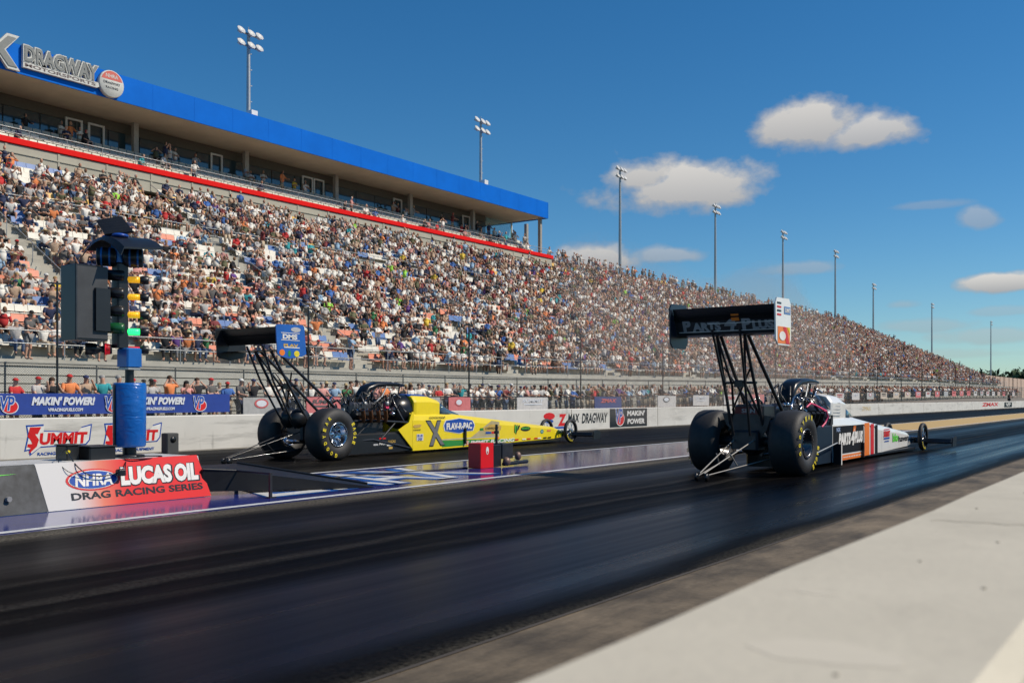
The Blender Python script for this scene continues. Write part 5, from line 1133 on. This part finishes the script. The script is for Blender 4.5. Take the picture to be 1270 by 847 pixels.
# ---------- yellow car
def liv_y(root, part):
    m = MB(); m.poly([(3.2, .085), (4.2, .09), (5.0, .10), (5.9, .11), (5.9, .145), (5.0, .18), (4.2, .20), (3.2, .215)], side, .002, GREEN); m.strip(3.2, 5.2, .222, .24, side, 0, LGREY, 6)
    m.poly([(4.15, .24), (5.2, .24), (5.2, .55), (4.9, .58)], side, 0, mat('khaki_fade', (.45, .38, .2), .4)); part(m, 'green_stripe')
    m = MB(); GD = mat('chrome_grey', (.16, .16, .16), .35); 
    m.text('X', 2.99, .37, .60, .52, side, .002, BLACK, -.25, .05); m.text('X', 2.99, .37, .55, .48, side, .005, GD, -.25, .03); m.text('GOODYEAR', 3.05, .68, .5, .045, side, .002, BLACK, .1, .02); part(m, 'x_emblem')
    m = MB(); o1 = [(3.27, .40), (3.23, .52), (3.3, .62), (3.5, .635), (3.75, .66), (4.0, .63), (4.22, .605), (4.30, .50), (4.24, .385), (4.0, .375), (3.75, .335), (3.5, .37)]
    m.poly(o1, side, .002, WHITE); m.poly([(3.76+(a-3.76)*.95, .5+(b2-.5)*.92) for a, b2 in o1], side, .005, BLUE); m.text('FLAV-R-PAC', 3.76, .495, .86, .14, side, .008, WHITE, 0, .05); part(m, 'blue_badge')
    m = MB(); m.poly([(4.55, .43), (4.62, .36), (4.78, .36), (4.80, .33), (5.0, .33), (5.02, .36), (5.25, .37), (5.28, .46), (5.05, .47), (5.02, .50), (4.82, .50), (4.78, .46)], side, .002, GOLD)
    m.strip(4.48, 4.6, .38, .43, side, .005, GREEN); m.strip(4.9, 5.12, .30, .345, side, .005, RED); m.strip(4.68, 4.88, .30, .345, side, .005, BLUE); m.text('CHEVROLET', 4.92, .415, .5, .05, side, .005, BLACK, .1, .02)
    m.text('SUMMIT RACING', 4.85, .135, 1.9, .08, side, .003, WHITE, .2, .04); m.disc(4.02, .135, .06, .05, side, .003, ORANGE); m.disc(5.1, .2, .07, .045, side, .006, ORANGE); part(m, 'sponsor_marks')
    m = MB(); m.poly([(5.78, .29), (5.80, .48), (5.86, .46), (5.84, .40), (5.88, .46), (5.94, .46), (5.91, .40), (5.97, .46), (6.02, .45), (5.96, .36), (5.9, .33), (5.85, .24), (5.83, .31)], side, .002, BLACK)
    m.poly([(5.80, .31), (5.815, .46), (5.85, .45), (5.835, .38), (5.84, .27)], side, .005, LIME); m.poly([(5.87, .33), (5.89, .45), (5.92, .45), (5.90, .38)], side, .005, LIME)
    m.disc(6.25, .37, .20, .055, side, .002, BLACK); m.text('MONSTER', 6.25, .38, .3, .05, side, .005, LIME, .1, .02); m.text('AAA', 7.25, .30, .18, .055, side, .002, PINK, .2, .01); m.disc(6.95, .285, .07, .048, side, .002, mat('teal_paint', (.01, .25, .22), .4)); m.text('DC', 6.95, .285, .07, .03, side, .005, WHITE)
    for k, (u, c) in enumerate(((5.8, RED), (6.1, WHITE), (6.3, RED), (6.6, RED), (6.75, WHITE), (7.0, BLACK), (7.2, BLACK))): m.strip(u, u+.15, .12, .15, side, .008, c)
    part(m, 'sponsor_marks')
    m = MB(); m.text('CHEVROLET', 2.44, .45, .22, .03, side, .003, BLACK); m.poly([(2.32, .52), (2.37, .49), (2.44, .49), (2.53, .50), (2.57, .54), (2.52, .56), (2.42, .55), (2.36, .55)], side, .003, GOLD); m.strip(2.43, 2.62, .24, .37, side, .003, WHITE); m.text('BLUE', 2.525, .335, .15, .05, side, .006, BLUE, 0, .03); m.text('DEF', 2.525, .27, .13, .05, side, .006, BLUE, 0, .03); part(m, 'sponsor_marks')
    m = MB(); f3 = lambda u, v, o: (.336+o, u, v); r2 = random.Random(3)
    m.text('NGK', 1.55, .22, .2, .05, f3, 0, WHITE, .1, .03); m.text('LUCAS', 1.78, .25, .2, .05, f3, 0, GOLD, .1, .03); m.strip(1.45, 1.62, .30, .33, f3, 0, RED); m.strip(1.65, 1.9, .17, .2, f3, 0, WHITE); m.strip(1.7, 1.8, .11, .15, f3, 0, GOLD); m.strip(1.3, 1.42, .19, .22, f3, 0, LGREY); part(m, 'sponsor_marks')
    m = MB(); m.box(-.27, .27, 2.4, 3.3, 1.108, 1.125, BLUE) if False else m.loft([[(-.1, y, z), (.1, y, z), (.19, y, z-.03), (-.19, y, z-.03)] for y, z in ((2.42, 1.135), (2.48, 1.147), (2.9, 1.133), (3.2, 1.06))], BLUE); part(m, 'blue_top_trim')
    m = MB(); m.bbox(.1, .16, 1.80, 1.9, .85, .98, PINK, .01); part(m, 'pink_bottle')
def ep_y(ep, wy, wz):
    m = MB(); mp = lambda u, v, o: (.766+o, wy+u, wz+v)
    m.text('DMS', -.02, .08, .30, .08, mp, .004, WHITE, 0, .05); m.strip(-.2, .18, .135, .145, mp, .003, WHITE); m.strip(-.2, .18, .02, .03, mp, .003, WHITE); m.disc(.1, .2, .10, .04, mp, .003, LGREY); m.text('FLAV', 0, -.06, .3, .05, mp, .003, GOLD, 0, .05); m.strip(-.14, .18, -.10, -.085, mp, .003, WHITE)
    m.disc(-.18, -.18, .055, .05, mp, .003, ORANGE); m.disc(.12, -.19, .055, .05, mp, .003, TYREYEL); m.disc(-.03, -.19, .03, .05, mp, .003, GREEN)
    m.build('endplate_marks', ep)
EPb = mat('endplate_blue', (.015, .11, .42), .35)
EPY = [(-.30, .245), (-.26, .27), (.24, .285), (.28, .25), (.32, -.19), (.26, -.22), (-.02, -.275), (-.22, -.24), (-.27, -.20)]
dragster('dragster', (-12.79, 11.73, 0), 0, 'yellow dragster in the far lane with blue wing endplate and exposed engine',
         dict(body=YEL, header=COPPER, seed=1, rim=CHROME, stretch=1.032, la=R(256), lb=R(28), wing=(-1.0, 1.98), ep=EPY, epm=EPb, epm2=BLACK, epmarks=ep_y, livery=liv_y, wang=20, bar=-1.65, barm=TUBE))
# ---------- white/black car
def liv_w(root, part):
    DB = mat('decal_black', (.012, .012, .013), .6, spec=.12)
    m = MB(); m.strip(2.34, 4.08, .165, .615, side, 0, DB, 8); m.strip(2.34, 2.7, .052, .165, side, 0, DB, 3); part(m, 'black_panel')
    m = MB(); m.strip(4.14, 4.47, .065, .635, side, .0, ORANGE, 2); m.strip(2.7, 4.14, .055, .14, side, .0, ORANGE, 5); part(m, 'orange_stripe')
    m = MB(); m.strip(4.55, 4.78, .07, .61, side, .0, RED); part(m, 'red_stripe'); m = MB(); m.strip(4.86, 5.05, .075, .585, side, .0, DB); part(m, 'black_stripe')
    m = MB(); m.text('PARTS', 2.93, .40, .66, .20, side, .005, WHITE, .2, .07); m.text('PLUS', 3.74, .41, .52, .20, side, .005, WHITE, .2, .07); m.text('4', 3.38, .42, .22, .28, side, .007, WHITE, .25, .05); m.poly([(3.38, .51), (3.42, .60), (3.48, .60), (3.44, .51)], side, .009, ORANGE); m.poly([(3.47, .51), (3.51, .60), (3.56, .60), (3.52, .51)], side, .009, ORANGE)
    m.text('NGK', 2.6, .56, .2, .07, side, .004, mat('pale_blue_print', (.3, .4, .6), .5), 0, .03); r2 = random.Random(1)
    for k in range(12): m.strip(2.85+k*.1, 2.91+k*.1, .09, .11, side, .004, WHITE)
    part(m, 'lettering')
    m = MB(); m.text('SUMMIT', 5.74, .40, .50, .12, side, .003, RED, .15, .06); m.strip(5.5, 5.95, .30, .33, side, .003, BLUE); m.strip(5.55, 5.9, .25, .27, side, .003, BLUE); m.strip(5.5, 5.95, .475, .49, side, .003, RED); m.strip(5.35, 5.355, .08, .5, side, .003, GREY)
    part(m, 'sponsor_marks')
    m = MB(); m.text('bio', 6.42, .31, .46, .17, side, .003, LIME, 0, .04); m.text('haven', 7.12, .27, .88, .12, side, .003, BLACK, 0, .02); part(m, 'lettering')
    m = MB(); m.box(.37, .50, 2.34, 2.36, .01, .34, BLACK); m.box(.50, .506, 2.33, 2.37, .01, .35, WHITE); part(m, 'side_plate')
    m = MB(); m.bbox(-.36, .367, 1.6, 2.42, .05, .64, mat('navy_panel', (.01, .02, .035), .5, spec=.2), .02); part(m, 'black_side_panel')
    m = MB(); m.tube([(.47, .62, .16), (.45, 2.30, .36)], .010, STEEL); part(m, 'tie_rod')
    m = MB(); m.tube([(.30, 1.35, .93), (.33, 1.45, .99), (.34, 1.62, .96), (.36, 2.05, .87), (.37, 2.1, .78), (.37, 1.98, .68), (.36, 1.85, .62)], .014, PINK, 8); m.tube([(.34, 1.62, .85), (.36, 2.05, .87)], .012, PINK, 8); part(m, 'pink_hose')
    m = MB(); m.ell((.30, 1.75, .76), (.10, .16, .09), BLUE, 14, 8); m.ell((.28, 1.5, .76), (.08, .1, .08), mat('teal_blue', (.02, .2, .4), .4), 12, 8); part(m, 'blue_pouch')
    m = MB(); m.lathe([(0, 0), (0, .06), (.14, .05), (.14, 0)], (.32, 2.15, .78), (0, .6, .35), STEEL, 14); part(m, 'canister')
    m = MB(); fc = lambda u, v, o: (.297+o-(v-.8)*.05, u, v)
    for k in range(5): m.strip(2.48, 2.85, .78+k*.05, .795+k*.05, fc, .03, LGREY)
    part(m, 'sponsor_marks')
    m = MB(); m.ell((0, 2.15, .80), (.29, .42, .375), BLACKG, 22, 12); part(m, 'headrest_shroud')
def ep_w(ep, wy, wz):
    m = MB(); mp = lambda u, v, o: (.766+o, wy+u, wz+v)
    m.strip(.02, .24, .12, .22, mp, .003, mat('faded_blue', (.12, .25, .5), .5)); m.text('SUMMIT', .13, .17, .18, .06, mp, .006, WHITE, 0, .03)
    for k in range(4): m.strip(-.22, -.08, .09+k*.05, .115+k*.05, mp, .003, BLACK if k % 2 else RED)
    m.strip(-.2, .22, -.27, -.05, mp, .003, ORANGE); m.poly([(-.02, -.05), (.08, -.05), (.2, -.27), (.08, -.27)], mp, .006, RED); m.poly([(.12, -.05), (.22, -.05), (.22, -.15)], mp, .006, TYREYEL); m.disc(-.05, -.17, .11, .06, mp, .009, WHITE); m.build('endplate_marks', ep)
def wt(root, wy, wz):
    a = R(64); y0, z0 = wy-.13, wz+.02
    m = MB(); m.prism([(y0+.09, z0-.135), (y0-.02, z0+.145), (y0-.035, z0+.145), (y0+.075, z0-.14)], -.742, .742, mat('wing_face_black', (.02, .02, .022), .5)); o = m.build('wing_rear_face', root)
    mp = lambda u, v, o_: (u, y0+.020-.393*v-o_, z0+v)
    m = MB(); G1 = mat('wing_text_grey', (.30, .30, .30), .55)
    for t_, u, w, h in (('P', -.57, .12, .155), ('ARTS', -.28, .42, .115), ('P', .30, .13, .155), ('LUS', .53, .30, .115)): m.text(t_, u, -.01-(.155-h)/2, w, h, mp, .006, G1, 0, .06)
    m.text('4', .08, .01, .20, .22, mp, .006, G1, .3, .03); m.poly([(.10, .03), (.21, .03), (.21, .12), (.10, .12)], mp, .014, ORANGE)
    m.strip(-.70, .74, -.10, -.09, mp, .012, WHITE); m.strip(-.25, .74, .0, .009, mp, .012, WHITE); m.build('lettering', root)
EPW = [(-.27, .25), (-.22, .32), (.20, .33), (.26, .26), (.27, -.2), (.2, -.29), (-.18, -.29), (-.25, -.22)]
dragster('dragster', (-5.20, 13.17, 0), -R(1.4), 'white and black dragster with orange and red stripes in the near lane',
         dict(body=WCAR, header=DMETAL, seed=2, rim=mat('dark_rim', (.12, .12, .125), .25, metal=.9), la=R(200), lb=R(-12), wing=(-.78, 2.05), ep=EPW, epm=WCAR, epm2=mat('endplate_navy', (.012, .02, .035), .35), epmarks=ep_w, livery=liv_w, wingtext=wt, rear_box=True, sidem=MATS['tyre_rubber'], bar=-1.6, barm=mat('dull_bar_metal', (.3, .29, .27), .5, metal=.3), nosebody=False))
# ---------- exhaust haze behind the near car
H = bpy.data.materials.new('exhaust_haze'); H.use_nodes = True; t = H.node_tree; n = t.nodes; l = t.links
n.remove(n['Principled BSDF']); pv = n.new('ShaderNodeVolumePrincipled'); pv.inputs['Color'].default_value = (.92, .74, .60, 1)
pv.inputs['Density'].default_value = .03; l.new(pv.outputs[0], n['Material Output'].inputs['Volume'])
m = MB(); m.ell((0, 0, 0), (1, 1, 1), H, 40, 24)
m.v = [tuple(Vector(p)*(1+.14*math.sin(4*p[0]+3*p[1]*2)+.10*math.sin(7*p[2]+5*p[1])+.06*math.sin(11*p[0]-9*p[2]))) for p in m.v]; o = m.build('exhaust_smoke'); o.location = (-8.9, 21.5, 2.1); o.scale = (2.2, 9.5, 1.9); o.rotation_euler = (0, 0, R(6))
tag(o, 'thin tan exhaust haze hanging between the two dragsters', 'smoke', kind='stuff')
